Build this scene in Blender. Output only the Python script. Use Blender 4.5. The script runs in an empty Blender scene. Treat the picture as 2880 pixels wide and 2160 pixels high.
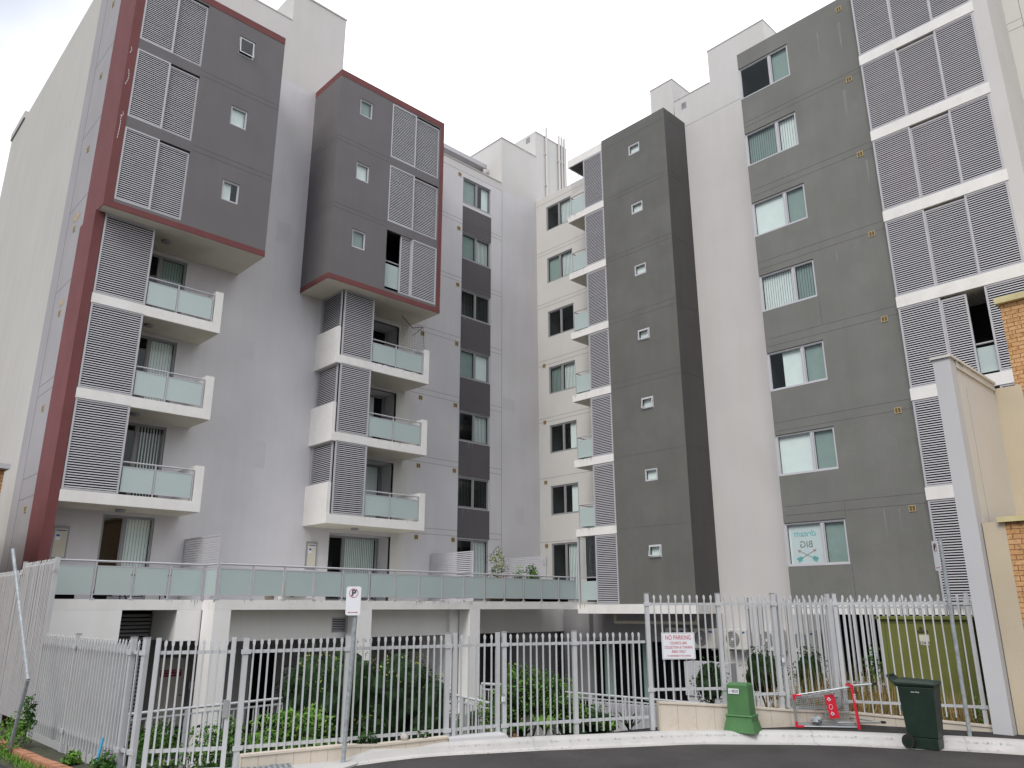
import bpy, bmesh, math, random
from math import sin, cos, pi, radians, sqrt
from mathutils import Vector, Matrix, noise
random.seed(7)
C = bpy.context.scene.collection
scn = bpy.context.scene

# ------------------------------------------------------------ camera
F_PX, PITCH, ROLL, YAW = 2162.75, radians(16.32065), radians(-0.13675), radians(46.07981)
fw = Vector((cos(YAW)*cos(PITCH), sin(YAW)*cos(PITCH), sin(PITCH)))
r0 = Vector((sin(YAW), -cos(YAW), 0)); u0 = r0.cross(fw)
RT = r0*cos(ROLL)+u0*sin(ROLL); UP = -r0*sin(ROLL)+u0*cos(ROLL)
cam = bpy.data.cameras.new('camera'); cam.sensor_fit = 'HORIZONTAL'; cam.sensor_width = 36
cam.lens = F_PX/2880*36; cam.clip_start = 0.1; cam.clip_end = 3000
co = bpy.data.objects.new('camera', cam); C.objects.link(co)
M = Matrix((RT, UP, -fw)).transposed().to_4x4(); co.matrix_world = M
scn.camera = co
# ------------------------------------------------------------ light
SUN_DIR = Vector((-0.88, -0.28, 1.0)).normalized()     # towards the sun
w = bpy.data.worlds.new("World"); scn.world = w; w.use_nodes = True
nt = w.node_tree; N = nt.nodes; L = nt.links
bg = N['Background']; sky = N.new('ShaderNodeTexSky'); sky.sky_type = 'NISHITA'; sky.sun_disc = False
sky.sun_elevation = math.asin(SUN_DIR.z); sky.sun_rotation = math.atan2(SUN_DIR.x, SUN_DIR.y)
sky.air_density = 1.0; sky.dust_density = 4.0
tc = N.new('ShaderNodeTexCoord'); cn = N.new('ShaderNodeTexNoise'); cn.inputs['Scale'].default_value = 1.6
cn.inputs['Detail'].default_value = 5; cn.inputs['Roughness'].default_value = 0.5
cr = N.new('ShaderNodeValToRGB'); cr.color_ramp.elements[0].position = .3; cr.color_ramp.elements[1].position = .62
cr.color_ramp.elements[0].color = (5.4, 5.7, 6.4, 1); cr.color_ramp.elements[1].color = (11.9, 12.1, 12.4, 1)
mx = N.new('ShaderNodeMixRGB'); mx.inputs[0].default_value = 0.9
dp = N.new('ShaderNodeVectorMath'); dp.operation = 'DOT_PRODUCT'; dd = (RT*-.72+UP*.55-fw*.25).normalized(); dp.inputs[1].default_value = tuple(dd)
L.new(tc.outputs['Generated'], dp.inputs[0]); mr = N.new('ShaderNodeMapRange'); mr.inputs[1].default_value = .0; mr.inputs[2].default_value = .42; mr.inputs[3].default_value = .25; mr.inputs[4].default_value = -.30
L.new(dp.outputs['Value'], mr.inputs[0]); am = N.new('ShaderNodeMath'); am.operation = 'ADD'; L.new(cn.outputs['Fac'], am.inputs[0]); L.new(mr.outputs[0], am.inputs[1])
L.new(tc.outputs['Generated'], cn.inputs['Vector']); L.new(am.outputs[0], cr.inputs[0])
L.new(sky.outputs[0], mx.inputs[1]); L.new(cr.outputs[0], mx.inputs[2]); sx_ = N.new('ShaderNodeSeparateXYZ'); L.new(tc.outputs['Generated'], sx_.inputs[0]); zr = N.new('ShaderNodeMapRange'); zr.inputs[1].default_value = 0; zr.inputs[2].default_value = .9; zr.inputs[3].default_value = .58; zr.inputs[4].default_value = 1.25
L.new(sx_.outputs['Z'], zr.inputs[0]); vm = N.new('ShaderNodeVectorMath'); vm.operation = 'SCALE'; L.new(mx.outputs[0], vm.inputs[0]); L.new(zr.outputs[0], vm.inputs['Scale']); L.new(vm.outputs[0], bg.inputs[0])
bg.inputs[1].default_value = 0.10
sl = bpy.data.lights.new('sun', 'SUN'); sl.energy = 1.5; sl.angle = radians(28); sl.color = (1, .97, .93)
so = bpy.data.objects.new('sun', sl); C.objects.link(so); so.rotation_euler = SUN_DIR.to_track_quat('Z', 'Y').to_euler()
scn.view_settings.view_transform = 'Standard'; scn.view_settings.look = 'None'
scn.view_settings.exposure = 0.60; scn.view_settings.gamma = 1
scn.render.engine = 'CYCLES'
try:
    scn.cycles.max_bounces = 8; scn.cycles.transparent_max_bounces = 12
except Exception: pass

# ------------------------------------------------------------ materials
def mat(name, col, rough=.8, metal=0, var=.06, scale=3.0, bump=0, bscale=60, streak=0, spec=.4, blotch=None, bl_amt=0, bl_scale=1.0):
    m = bpy.data.materials.new(name); m.use_nodes = True
    n = m.node_tree.nodes; l = m.node_tree.links; b = n['Principled BSDF']
    b.inputs['Roughness'].default_value = rough; b.inputs['Metallic'].default_value = metal
    b.inputs['Specular IOR Level'].default_value = spec
    geo = n.new('ShaderNodeNewGeometry')
    out = None
    t = n.new('ShaderNodeTexNoise'); t.inputs['Scale'].default_value = scale; t.inputs['Detail'].default_value = 6
    l.new(geo.outputs['Position'], t.inputs['Vector'])
    r = n.new('ShaderNodeValToRGB')
    a = [max(0, c*(1-var)) for c in col]; d = [min(1, c*(1+var)) for c in col]
    r.color_ramp.elements[0].color = (*a, 1); r.color_ramp.elements[1].color = (*d, 1)
    r.color_ramp.elements[0].position = .3; r.color_ramp.elements[1].position = .7
    l.new(t.outputs['Fac'], r.inputs[0]); out = r.outputs[0]
    if streak:
        mp = n.new('ShaderNodeMapping'); mp.inputs['Scale'].default_value = (1.6, 1.6, .16)
        l.new(geo.outputs['Position'], mp.inputs[0])
        t2 = n.new('ShaderNodeTexNoise'); t2.inputs['Scale'].default_value = 1.5; t2.inputs['Detail'].default_value = 5; t2.inputs['Roughness'].default_value=.65
        l.new(mp.outputs[0], t2.inputs['Vector'])
        rr = n.new('ShaderNodeValToRGB'); rr.color_ramp.elements[0].position = .35; rr.color_ramp.elements[1].position = .6
        k = 1-streak; rr.color_ramp.elements[0].color = (k, k, k*.98, 1); rr.color_ramp.elements[1].color = (1, 1, 1, 1)
        l.new(t2.outputs['Fac'], rr.inputs[0])
        mm = n.new('ShaderNodeMixRGB'); mm.blend_type = 'MULTIPLY'; mm.inputs[0].default_value = 1
        l.new(out, mm.inputs[1]); l.new(rr.outputs[0], mm.inputs[2]); out = mm.outputs[0]
    if blotch:
        t3 = n.new('ShaderNodeTexNoise'); t3.inputs['Scale'].default_value = bl_scale; t3.inputs['Detail'].default_value = 8; t3.inputs['Roughness'].default_value = .7
        l.new(geo.outputs['Position'], t3.inputs['Vector'])
        r3 = n.new('ShaderNodeValToRGB'); r3.color_ramp.elements[0].position = .52; r3.color_ramp.elements[1].position = .68
        r3.color_ramp.elements[0].color = (0, 0, 0, 1); r3.color_ramp.elements[1].color = (bl_amt,)*3+(1,)
        l.new(t3.outputs['Fac'], r3.inputs[0])
        m3 = n.new('ShaderNodeMixRGB'); l.new(r3.outputs[0], m3.inputs[0]); l.new(out, m3.inputs[1]); m3.inputs[2].default_value = (*blotch, 1); out = m3.outputs[0]
    l.new(out, b.inputs['Base Color'])
    if bump:
        t4 = n.new('ShaderNodeTexNoise'); t4.inputs['Scale'].default_value = bscale; t4.inputs['Detail'].default_value = 3
        l.new(geo.outputs['Position'], t4.inputs['Vector'])
        bp = n.new('ShaderNodeBump'); bp.inputs['Strength'].default_value = bump; bp.inputs['Distance'].default_value = .02
        l.new(t4.outputs['Fac'], bp.inputs['Height']); l.new(bp.outputs[0], b.inputs['Normal'])
    return m
def brickmat(name, c1, c2, mortar):
    m = bpy.data.materials.new(name); m.use_nodes = True
    n = m.node_tree.nodes; l = m.node_tree.links; b = n['Principled BSDF']; b.inputs['Roughness'].default_value = .85
    geo = n.new('ShaderNodeNewGeometry'); sp = n.new('ShaderNodeSeparateXYZ'); cb = n.new('ShaderNodeCombineXYZ'); ad = n.new('ShaderNodeMath')
    l.new(geo.outputs['Position'], sp.inputs[0]); l.new(sp.outputs['X'], ad.inputs[0]); l.new(sp.outputs['Y'], ad.inputs[1])
    l.new(ad.outputs[0], cb.inputs['X']); l.new(sp.outputs['Z'], cb.inputs['Y'])
    t = n.new('ShaderNodeTexBrick'); t.inputs['Scale'].default_value = 1
    t.inputs['Brick Width'].default_value = .24; t.inputs['Row Height'].default_value = .086; t.inputs['Mortar Size'].default_value = .008
    t.inputs['Color1'].default_value = (*c1, 1); t.inputs['Color2'].default_value = (*c2, 1); t.inputs['Mortar'].default_value = (*mortar, 1)
    l.new(cb.outputs[0], t.inputs['Vector'])
    ns = n.new('ShaderNodeTexNoise'); ns.inputs['Scale'].default_value = 25; ns.inputs['Detail'].default_value = 6; l.new(geo.outputs['Position'], ns.inputs['Vector'])
    rr = n.new('ShaderNodeValToRGB'); rr.color_ramp.elements[0].position=.3; rr.color_ramp.elements[1].position=.5
    rr.color_ramp.elements[0].color=(.55,.5,.45,1); rr.color_ramp.elements[1].color=(1,1,1,1); l.new(ns.outputs['Fac'], rr.inputs[0])
    mm = n.new('ShaderNodeMixRGB'); mm.blend_type='MULTIPLY'; mm.inputs[0].default_value=1; l.new(t.outputs['Color'], mm.inputs[1]); l.new(rr.outputs[0], mm.inputs[2])
    l.new(mm.outputs[0], b.inputs['Base Color'])
    bp = n.new('ShaderNodeBump'); bp.inputs['Strength'].default_value = .6; bp.inputs['Distance'].default_value = .01; bp.invert = True
    l.new(t.outputs['Fac'], bp.inputs['Height']); l.new(bp.outputs[0], b.inputs['Normal'])
    return m
def glassmat(name, tint, gloss=.12, frost=0):
    m = bpy.data.materials.new(name); m.use_nodes = True
    n = m.node_tree.nodes; l = m.node_tree.links
    for x in list(n):
        if x.type != 'OUTPUT_MATERIAL': n.remove(x)
    o = [x for x in n if x.type == 'OUTPUT_MATERIAL'][0]
    tr = n.new('ShaderNodeBsdfTransparent'); tr.inputs[0].default_value = (*tint, 1)
    gl = n.new('ShaderNodeBsdfGlossy'); gl.inputs['Roughness'].default_value = .02; gl.inputs['Color'].default_value = (.9, .95, .95, 1)
    lw = n.new('ShaderNodeLayerWeight'); lw.inputs['Blend'].default_value = .5
    pw_ = n.new('ShaderNodeMath'); pw_.operation = 'POWER'; pw_.inputs[1].default_value = 4.0; l.new(lw.outputs['Facing'], pw_.inputs[0])
    ad = n.new('ShaderNodeMath'); ad.operation = 'MULTIPLY_ADD'; ad.inputs[1].default_value = .7; ad.inputs[2].default_value = gloss*.3
    l.new(pw_.outputs[0], ad.inputs[0])
    mx = n.new('ShaderNodeMixShader'); l.new(ad.outputs[0], mx.inputs[0]); l.new(tr.outputs[0], mx.inputs[1]); l.new(gl.outputs[0], mx.inputs[2])
    l.new(mx.outputs[0], o.inputs[0]); return m
MT = {}
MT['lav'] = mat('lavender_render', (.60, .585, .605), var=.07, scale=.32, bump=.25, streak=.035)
MT['lav2'] = mat('lavender_end_render', (.33, .318, .33), var=.05, scale=.5, bump=.25, streak=.05)  # the lavender paint, darkened to offset the sun on the end face
MT['lavl'] = mat('pale_render', (.585, .57, .56), var=.03, scale=.6, bump=.2, streak=.02)
MT['beige'] = mat('beige_render', (.58, .568, .54), var=.03, scale=.7, bump=.25, streak=.02)
MT['endw'] = mat('end_wall_render', (.49, .475, .445), var=.03, scale=.4, bump=.15, streak=.05)
MT['plum'] = mat('plum_grey_render', (.150, .141, .146), var=.05, scale=.8, bump=.3, streak=.035)
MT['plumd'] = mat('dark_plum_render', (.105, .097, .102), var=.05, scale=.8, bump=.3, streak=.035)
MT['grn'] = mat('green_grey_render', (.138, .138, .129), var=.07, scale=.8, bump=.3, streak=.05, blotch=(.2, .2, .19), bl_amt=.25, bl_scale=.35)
MT['streak'] = mat('lime_streak', (.215, .215, .20), var=.1, scale=3)
MT['plums'] = mat('shaded_brown_grey_render', (.100, .096, .094), var=.06, scale=.8, bump=.3, streak=.05)  # brownish side paint, its tone also darkened for the shade on that face
MT['grn_lit'] = mat('lit_green_grey_render', (.180, .181, .170), var=.07, scale=.8, bump=.3, streak=.05, blotch=(.25, .25, .235), bl_amt=.25, bl_scale=.35)  # same paint as the other dark block, lightened to stand for stronger light
MT['red'] = mat('maroon_render', (.165, .052, .053), var=.08, scale=1.5, bump=.35, streak=.05)
MT['white'] = mat('white_render', (.80, .785, .765), var=.03, scale=1.2, bump=.15, streak=.05, blotch=(.45, .42, .36), bl_amt=.18, bl_scale=1.8)
MT['soffit'] = mat('soffit_render', (.60, .57, .48), var=.04, scale=1.0, streak=0, blotch=(.4,.37,.28), bl_amt=.3, bl_scale=.9)
MT['alu'] = mat('louvre_aluminium', (.47, .465, .49), rough=.45, metal=0, var=.03, scale=2)
MT['frame'] = mat('window_frame', (.52, .52, .55), rough=.45, var=.02)
MT['framed'] = mat('grey_window_frame', (.28, .28, .29), rough=.5, var=.03)
MT['joint'] = mat('render_joint', (.10, .095, .10), var=.2, scale=9)
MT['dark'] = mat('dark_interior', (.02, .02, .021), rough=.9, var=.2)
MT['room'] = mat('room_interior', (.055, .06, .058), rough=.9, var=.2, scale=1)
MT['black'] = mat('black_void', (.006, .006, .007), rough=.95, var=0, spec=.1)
MT['blind'] = mat('vertical_blind', (.88, .89, .88), rough=.8, var=.03)
MT['curtain'] = mat('grey_green_blind', (.30, .36, .34), rough=.8, var=.05)
MT['glass'] = glassmat('tinted_glass', (.86, .925, .91))
MT['frost'] = mat('frosted_glass', (.44, .525, .51), rough=.15, var=.02, scale=1.2, spec=.5)
MT['vent'] = mat('brass_vent', (.20, .13, .05), rough=.6, var=.25, scale=30)
MT['ventf'] = mat('cream_vent_rim', (.46, .37, .20), rough=.6, var=.1)
MT['fence'] = mat('grey_powdercoat', (.475, .485, .50), rough=.42, var=.05, scale=4, streak=.05)
MT['galv'] = mat('galvanised_steel', (.30, .33, .345), rough=.5, metal=.2, var=.22, scale=14)
MT['asphalt'] = mat('asphalt', (.055, .051, .049), rough=.92, var=.30, scale=.9, bump=.8, bscale=180, blotch=(.10, .096, .092), bl_amt=.5, bl_scale=28)
MT['path'] = mat('asphalt_footpath', (.036, .034, .034), rough=.95, var=.25, scale=3, bump=.8, bscale=120)
MT['conc'] = mat('pale_concrete', (.47, .46, .445), rough=.85, var=.07, scale=2, bump=.3, bscale=90, blotch=(.34, .335, .33), bl_amt=.4, bl_scale=3.5)
MT['gutter'] = mat('gutter_concrete', (.47, .455, .43), rough=.88, var=.09, scale=2.5, bump=.3, bscale=90, blotch=(.28, .27, .26), bl_amt=.45, bl_scale=3)
MT['kerbd'] = mat('kerb_tyre_marks', (.33, .33, .33), rough=.9, var=.3, scale=12)
MT['soil'] = mat('garden_soil', (.06, .062, .04), rough=1, var=.4, scale=4, bump=1, bscale=20)
MT['yard'] = mat('courtyard_paving', (.20, .195, .19), rough=.9, var=.1)
MT['tile'] = mat('cream_wall_tile', (.56, .50, .42), rough=.7, var=.05, scale=3, blotch=(.36, .28, .2), bl_amt=.3, bl_scale=6)
MT['tilej'] = mat('tile_joint', (.33, .28, .23), rough=.9)
MT['cream'] = mat('cream_render', (.50, .43, .32), var=.06, scale=.9, bump=.3, blotch=(.52, .43, .29), bl_amt=.5, bl_scale=.8)
MT['yellow'] = mat('yellow_ledge', (.55, .48, .26), rough=.7, var=.1)
MT['brick'] = brickmat('orange_brick', (.50, .27, .11), (.60, .36, .17), (.25, .12, .05))
MT['terra'] = mat('terracotta_edging', (.40, .19, .11), rough=.9, var=.2, scale=5, bump=.5, bscale=40)
MT['g_dark'] = mat('dark_leaf', (.014, .034, .011), rough=.6, var=.6, scale=7, spec=.12)
MT['g_mid'] = mat('mid_leaf', (.045, .11, .022), spec=.12, rough=.6, var=.5, scale=7)
MT['g_light'] = mat('light_leaf', (.12, .24, .04), spec=.12, rough=.6, var=.35, scale=9)
MT['g_yel'] = mat('yellow_leaf', (.26, .28, .06), rough=.6, var=.3, scale=9)
MT['straw'] = mat('dry_grass', (.40, .27, .12), rough=.9, var=.4, scale=12)
MT['bark'] = mat('bark', (.09, .07, .05), rough=.95, var=.3, scale=12)
MT['olive'] = mat('olive_paint', (.145, .158, .034), rough=.6, var=.12, scale=1.2, blotch=(.13, .13, .05), bl_amt=.35, bl_scale=3, streak=.035)
MT['oliv2'] = mat('olive_shadow_gap', (.06, .065, .015), rough=.7)
MT['pgreen'] = mat('pillar_green', (.062, .165, .058), rough=.6, var=.16, scale=2.5, blotch=(.10, .19, .09), bl_amt=.35, bl_scale=9, streak=.035)
MT['bin'] = mat('bin_plastic', (.008, .022, .014), rough=.5, var=.25, scale=3, blotch=(.03, .045, .035), bl_amt=.3, bl_scale=11)
MT['rubber'] = mat('rubber', (.015, .015, .015), rough=.8)
MT['redp'] = mat('red_plastic', (.62, .02, .045), rough=.4, var=.08, scale=9)
MT['chrome'] = mat('chrome_wire', (.52, .54, .54), rough=.28, metal=.75, var=.1)
MT['signw'] = mat('sign_white', (.72, .73, .76), rough=.4, var=.02)
MT['signr'] = mat('sign_red', (.45, .03, .06), rough=.5, var=.05)
MT['signk'] = mat('sign_black', (.03, .03, .03), rough=.5)
MT['pale'] = mat('painted_white_column', (.50, .50, .515), var=.02, scale=1.2, bump=.12, streak=.02)
MT['upale'] = mat('painted_white_undercroft', (.82, .81, .80), var=.02, scale=1.2, bump=.12, streak=.03)
MT['under'] = mat('undercroft_wall', (.30, .292, .30), var=.05, scale=1)
MT['door'] = mat('cream_door', (.78, .74, .66), rough=.6, var=.03)
MT['acw'] = mat('white_casing', (.62, .61, .57), rough=.5, var=.04)
MT['acg'] = mat('fan_grille', (.16, .16, .16), rough=.6)
MT['blue'] = mat('blue_badge', (.03, .08, .3), rough=.4)
MT['teal'] = mat('teal_print', (.16, .52, .55), rough=.6)
MT['pink'] = mat('pink_print', (.62, .33, .33), rough=.6)
MT['greyp'] = mat('grey_print', (.22, .24, .22), rough=.6)
MT['orange'] = mat('orange_petal', (.75, .13, .02), rough=.5)
MT['pot'] = mat('pot_cream', (.42, .38, .3), rough=.7)
MT['plas'] = mat('blue_plastic', (.08, .35, .55), rough=.4)
MT['stone'] = mat('pale_stone', (.42, .40, .37), rough=.9, var=.2, scale=8, bump=.5, bscale=20)
MT['pipe'] = mat('cream_pipe', (.50, .47, .38), rough=.5, var=.08)
MT['net'] = mat('black_netting', (.012, .014, .014), rough=.8)
MT['chip'] = mat('bare_masonry', (.42, .33, .22), rough=.95, var=.35, scale=14, bump=1, bscale=30)

# ------------------------------------------------------------ mesh helpers
class MB:
    def __init__(s): s.v = []; s.f = []
    def quad(s, *p):
        i = len(s.v); s.v += [tuple(q) for q in p]; s.f.append(tuple(range(i, i+len(p)))); return s
    def hexa(s, p):  # 8 points: bottom 4, top 4
        i = len(s.v); s.v += [tuple(q) for q in p]
        for f in ((3, 2, 1, 0), (4, 5, 6, 7), (0, 1, 5, 4), (1, 2, 6, 5), (2, 3, 7, 6), (3, 0, 4, 7)): s.f.append(tuple(i+k for k in f))
        return s
    def box(s, x0, x1, y0, y1, z0, z1):
        return s.hexa([(x0, y0, z0), (x1, y0, z0), (x1, y1, z0), (x0, y1, z0), (x0, y0, z1), (x1, y0, z1), (x1, y1, z1), (x0, y1, z1)])
    def cyl(s, a, b, r, n=8, r2=None, cap=True):
        a = Vector(a); b = Vector(b); d = (b-a); 
        if d.length < 1e-6: return s
        d.normalize(); t = Vector((0, 0, 1)) if abs(d.z) < .9 else Vector((1, 0, 0)); e = d.cross(t).normalized(); g = d.cross(e)
        r2 = r if r2 is None else r2; i = len(s.v)
        for k in range(n):
            q = e*cos(2*pi*k/n)+g*sin(2*pi*k/n); s.v.append(tuple(a+q*r)); s.v.append(tuple(b+q*r2))
        for k in range(n):
            m = (k+1) % n; s.f.append((i+2*k, i+2*m, i+2*m+1, i+2*k+1))
        if cap:
            s.f.append(tuple(i+2*k for k in range(n))); s.f.append(tuple(i+2*k+1 for k in reversed(range(n))))
        return s
    def tube(s, pts, r, n=6):
        for a, b in zip(pts[:-1], pts[1:]): s.cyl(a, b, r, n)
        return s
    def bar(s, a, b, w, h):   # rectangular bar between two points, h vertical
        a = Vector(a); b = Vector(b); d = (b-a).normalized()
        t = Vector((0, 0, 1)) if abs(d.z) < .9 else Vector((1, 0, 0)); e = d.cross(t).normalized()*w/2; g = e.cross(d).normalized()*h/2
        return s.hexa([a-e-g, a+e-g, b+e-g, b-e-g, a-e+g, a+e+g, b+e+g, b-e+g])
    def prism(s, pts, z0, z1):
        i = len(s.v); n = len(pts)
        for p in pts: s.v.append((p[0], p[1], z0 if len(p) < 3 else p[2]-(z1-z0)))
        for p in pts: s.v.append((p[0], p[1], z1 if len(p) < 3 else p[2]))
        s.f.append(tuple(i+k for k in reversed(range(n)))); s.f.append(tuple(i+n+k for k in range(n)))
        for k in range(n):
            m = (k+1) % n; s.f.append((i+k, i+m, i+n+m, i+n+k))
        return s
    def build(s, name, m, parent=None, loc=None, smooth=False):
        me = bpy.data.meshes.new(name); me.from_pydata(s.v, [], s.f); me.update()
        me.materials.append(MT[m] if isinstance(m, str) else m)
        if smooth:
            for p in me.polygons: p.use_smooth = True
        o = bpy.data.objects.new(name, me); C.objects.link(o)
        if parent: o.parent = parent
        if loc: o.location = loc
        return o
def tag(o, label=None, cat=None, group=None, kind=None):
    if label: o['label'] = label
    if cat: o['category'] = cat
    if group: o['group'] = group
    if kind: o['kind'] = kind
    return o
def empty(name, label, cat, loc=(0, 0, 0), group=None, rz=0):
    o = bpy.data.objects.new(name, None); C.objects.link(o); o.location = loc; o.rotation_euler = (0, 0, rz)
    return tag(o, label, cat, group)
def copy_tree(o, parent=None, loc=None):
    c = o.copy(); C.objects.link(c); c.parent = parent
    if loc is not None: c.location = loc
    for ch in list(o.children): copy_tree(ch, c)
    return c
# facade frames: (s along, t up, d outwards)
def FY(c): return lambda s, t, d=0: (s, c-d, t)      # faces -Y
def FX(c): return lambda s, t, d=0: (c-d, s, t)      # faces -X
def fb(mb, fr, s0, s1, t0, t1, d0, d1):
    p = [fr(s0, t0, d0), fr(s1, t0, d0), fr(s1, t0, d1), fr(s0, t0, d1), fr(s0, t1, d0), fr(s1, t1, d0), fr(s1, t1, d1), fr(s0, t1, d1)]
    return mb.hexa(p)
def wallp(mb, fr, s0, s1, t0, t1, holes=(), dep=.14, thick=.25):
    """a wall sheet with real openings, each with its reveals"""
    S = sorted({s0, s1, *[h[0] for h in holes], *[h[1] for h in holes]}); T = sorted({t0, t1, *[h[2] for h in holes], *[h[3] for h in holes]})
    S = [s for s in S if s0 <= s <= s1]; T = [t for t in T if t0 <= t <= t1]
    for a, b in zip(S[:-1], S[1:]):
        for c, d in zip(T[:-1], T[1:]):
            m = ((a+b)/2, (c+d)/2)
            if any(h[0] < m[0] < h[1] and h[2] < m[1] < h[3] for h in holes): continue
            mb.quad(fr(a, c), fr(b, c), fr(b, d), fr(a, d))
    for a, b, c, d in holes:
        D = -dep
        mb.quad(fr(a, c), fr(b, c), fr(b, c, D), fr(a, c, D)); mb.quad(fr(a, d), fr(b, d), fr(b, d, D), fr(a, d, D))
        if a > s0: mb.quad(fr(a, c), fr(a, d), fr(a, d, D), fr(a, c, D))
        if b < s1: mb.quad(fr(b, c), fr(b, d), fr(b, d, D), fr(b, c, D))
    if not thick: return mb
    D = -thick
    mb.quad(fr(s0, t1), fr(s1, t1), fr(s1, t1, D), fr(s0, t1, D)); mb.quad(fr(s0, t0), fr(s1, t0), fr(s1, t0, D), fr(s0, t0, D))
    mb.quad(fr(s0, t0), fr(s0, t1), fr(s0, t1, D), fr(s0, t0, D)); mb.quad(fr(s1, t0), fr(s1, t1), fr(s1, t1, D), fr(s1, t0, D))
    return mb
def rim(mb, fr, s0, s1, t0, t1, w, d0, d1):
    fb(mb, fr, s0, s1, t0, t0+w, d0, d1); fb(mb, fr, s0, s1, t1-w, t1, d0, d1)
    fb(mb, fr, s0, s0+w, t0+w, t1-w, d0, d1); fb(mb, fr, s1-w, s1, t0+w, t1-w, d0, d1)
def room(par, fr, s0, s1, t0, t1, dep=1.2, m='room', d0=-.16):
    mb = MB(); D = d0-dep; e = .02
    s0 -= e; s1 += e; t0 -= e; t1 += e
    mb.quad(fr(s0, t0, D), fr(s1, t0, D), fr(s1, t1, D), fr(s0, t1, D))
    mb.quad(fr(s0, t0, d0), fr(s0, t1, d0), fr(s0, t1, D), fr(s0, t0, D)); mb.quad(fr(s1, t0, d0), fr(s1, t1, d0), fr(s1, t1, D), fr(s1, t0, D))
    mb.quad(fr(s0, t0, d0), fr(s1, t0, d0), fr(s1, t0, D), fr(s0, t0, D)); mb.quad(fr(s0, t1, d0), fr(s1, t1, d0), fr(s1, t1, D), fr(s0, t1, D))
    return mb.build('room', m, par)
def blind(par, fr, s0, s1, t0, t1, d, kind):
    mb = MB()
    if kind in ('vert', 'gvert', 'gap'):
        n = max(3, int((s1-s0)/.085)); w = (s1-s0)/n
        for k in range(n):
            a = s0+k*w
            tw = .022 if kind != 'gap' else .05
            fill = .98 if kind != 'gap' else .55
            mb.quad(fr(a, t0+.03, d-.01), fr(a+w*fill, t0+.03, d-.01-tw), fr(a+w*fill, t1, d-.01-tw), fr(a, t1, d-.01))
        mb.build('vertical_blind', 'blind' if kind != 'gvert' else 'curtain', par)
    elif kind in ('roller', 'groller'):
        fb(mb, fr, s0, s1, t0, t1, d-.012, d-.008); mb.build('roller_blind', 'blind' if kind == 'roller' else 'curtain', par)
    elif kind == 'half':
        fb(mb, fr, s0, s0+(s1-s0)*.62, t0, t1, d-.03, d-.02); mb.build('curtain', 'blind', par)
    elif kind == 'halfr':
        fb(mb, fr, s0+(s1-s0)*.45, s1, t0, t1, d-.03, d-.02); mb.build('curtain', 'blind', par)
def window(par, fr, s0, s1, t0, t1, kinds, fm='frame', split=.5, rec=-.07, fw_=.055, name='window', tilt=0):
    """kinds: contents of each light in order of rising s"""
    f = MB(); rim(f, fr, s0+.004, s1-.004, t0+.004, t1-.004, fw_, rec-.05, rec+.02)
    n = len(kinds); cuts = [s0] + ([s0+(s1-s0)*split] if n == 2 else []) + [s1]
    if n == 2: fb(f, fr, cuts[1]-fw_*.6, cuts[1]+fw_*.6, t0+fw_, t1-fw_, rec-.045, rec+.012)
    fo = f.build(name, fm, par)
    for k in range(n):
        a, b = cuts[k], cuts[k+1]; a += fw_*.8; b -= fw_*.8; c, d = t0+fw_, t1-fw_
        sh = MB(); g = MB(); ww = .028
        if tilt and k == n-1 or (tilt and n == 1):
            h = d-c
            def frt(s, t, dd, c=c, d=d, tl=tilt): 
                q = (d-t); return fr(s, d-q*cos(tl), dd+.02+q*sin(tl))
            rim(sh, frt, a, b, c, d, ww+.012, rec-.01, rec+.012); g.quad(frt(a+ww, c+ww, rec), frt(b-ww, c+ww, rec), frt(b-ww, d-ww, rec), frt(a+ww, d-ww, rec))
        else:
            rim(sh, fr, a, b, c, d, ww, rec-.03, rec-.004 if k else rec+.006); g.quad(fr(a+ww, c+ww, rec-.016), fr(b-ww, c+ww, rec-.016), fr(b-ww, d-ww, rec-.016), fr(a+ww, d-ww, rec-.016))
        so_ = sh.build('sash', fm, fo); g.build('pane', 'glass', fo)
        if kinds[k] not in ('dark', 'clear'): blind(fo, fr, a+.02, b-.02, c+.02, d-.01, rec-.09, kinds[k])
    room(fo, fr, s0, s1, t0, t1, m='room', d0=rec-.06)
    return fo
def joints(mb, fr, s0, s1, zs, d=.003, h=.011):
    for z in zs:
        mb = MB(); s = s0
        while s < s1-1e-6:
            e = min(s1, s+random.uniform(.5, 1.4)); j = random.uniform(-.004, .004)
            fb(mb, fr, s, e, z-h/2+j, z+h/2+j, .0, d); s = e
        mb.build('render_joint', 'joint', B)
def louvre(par, fr, s0, s1, t0, t1, d, pitch=.072, fwid=.055, back=True, name='louvre_screen'):
    f = MB(); rim(f, fr, s0, s1, t0, t1, fwid, d-.025, d+.03)
    a, b, c, e = s0+fwid, s1-fwid, t0+fwid, t1-fwid
    n = int((e-c)/pitch); p = (e-c)/n
    for k in range(n):
        z = c+k*p+.008; jj = random.uniform(-.0015, .0015)
        h_ = p*.47; z = c+k*p+p*.26+random.uniform(-.0012, .0012)
        # box section blade, face tipped slightly towards the sky
        f.hexa([fr(a, z+jj, d+.020), fr(b, z+jj, d+.020), fr(b, z+.004, d+.008), fr(a, z+.004, d+.008),
                fr(a, z+h_+jj, d+.010), fr(b, z+h_+jj, d+.010), fr(b, z+h_, d-.004), fr(a, z+h_, d-.004)])
    o = f.build(name, 'alu', par)
    if back:
        m = MB(); fb(m, fr, s0+.02, s1-.02, t0+.02, t1-.02, d-.075, d-.07); m.build('gap_shade_sheet', 'black', o)  # solid black sheet added to darken the gaps between the blades
    return o
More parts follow.
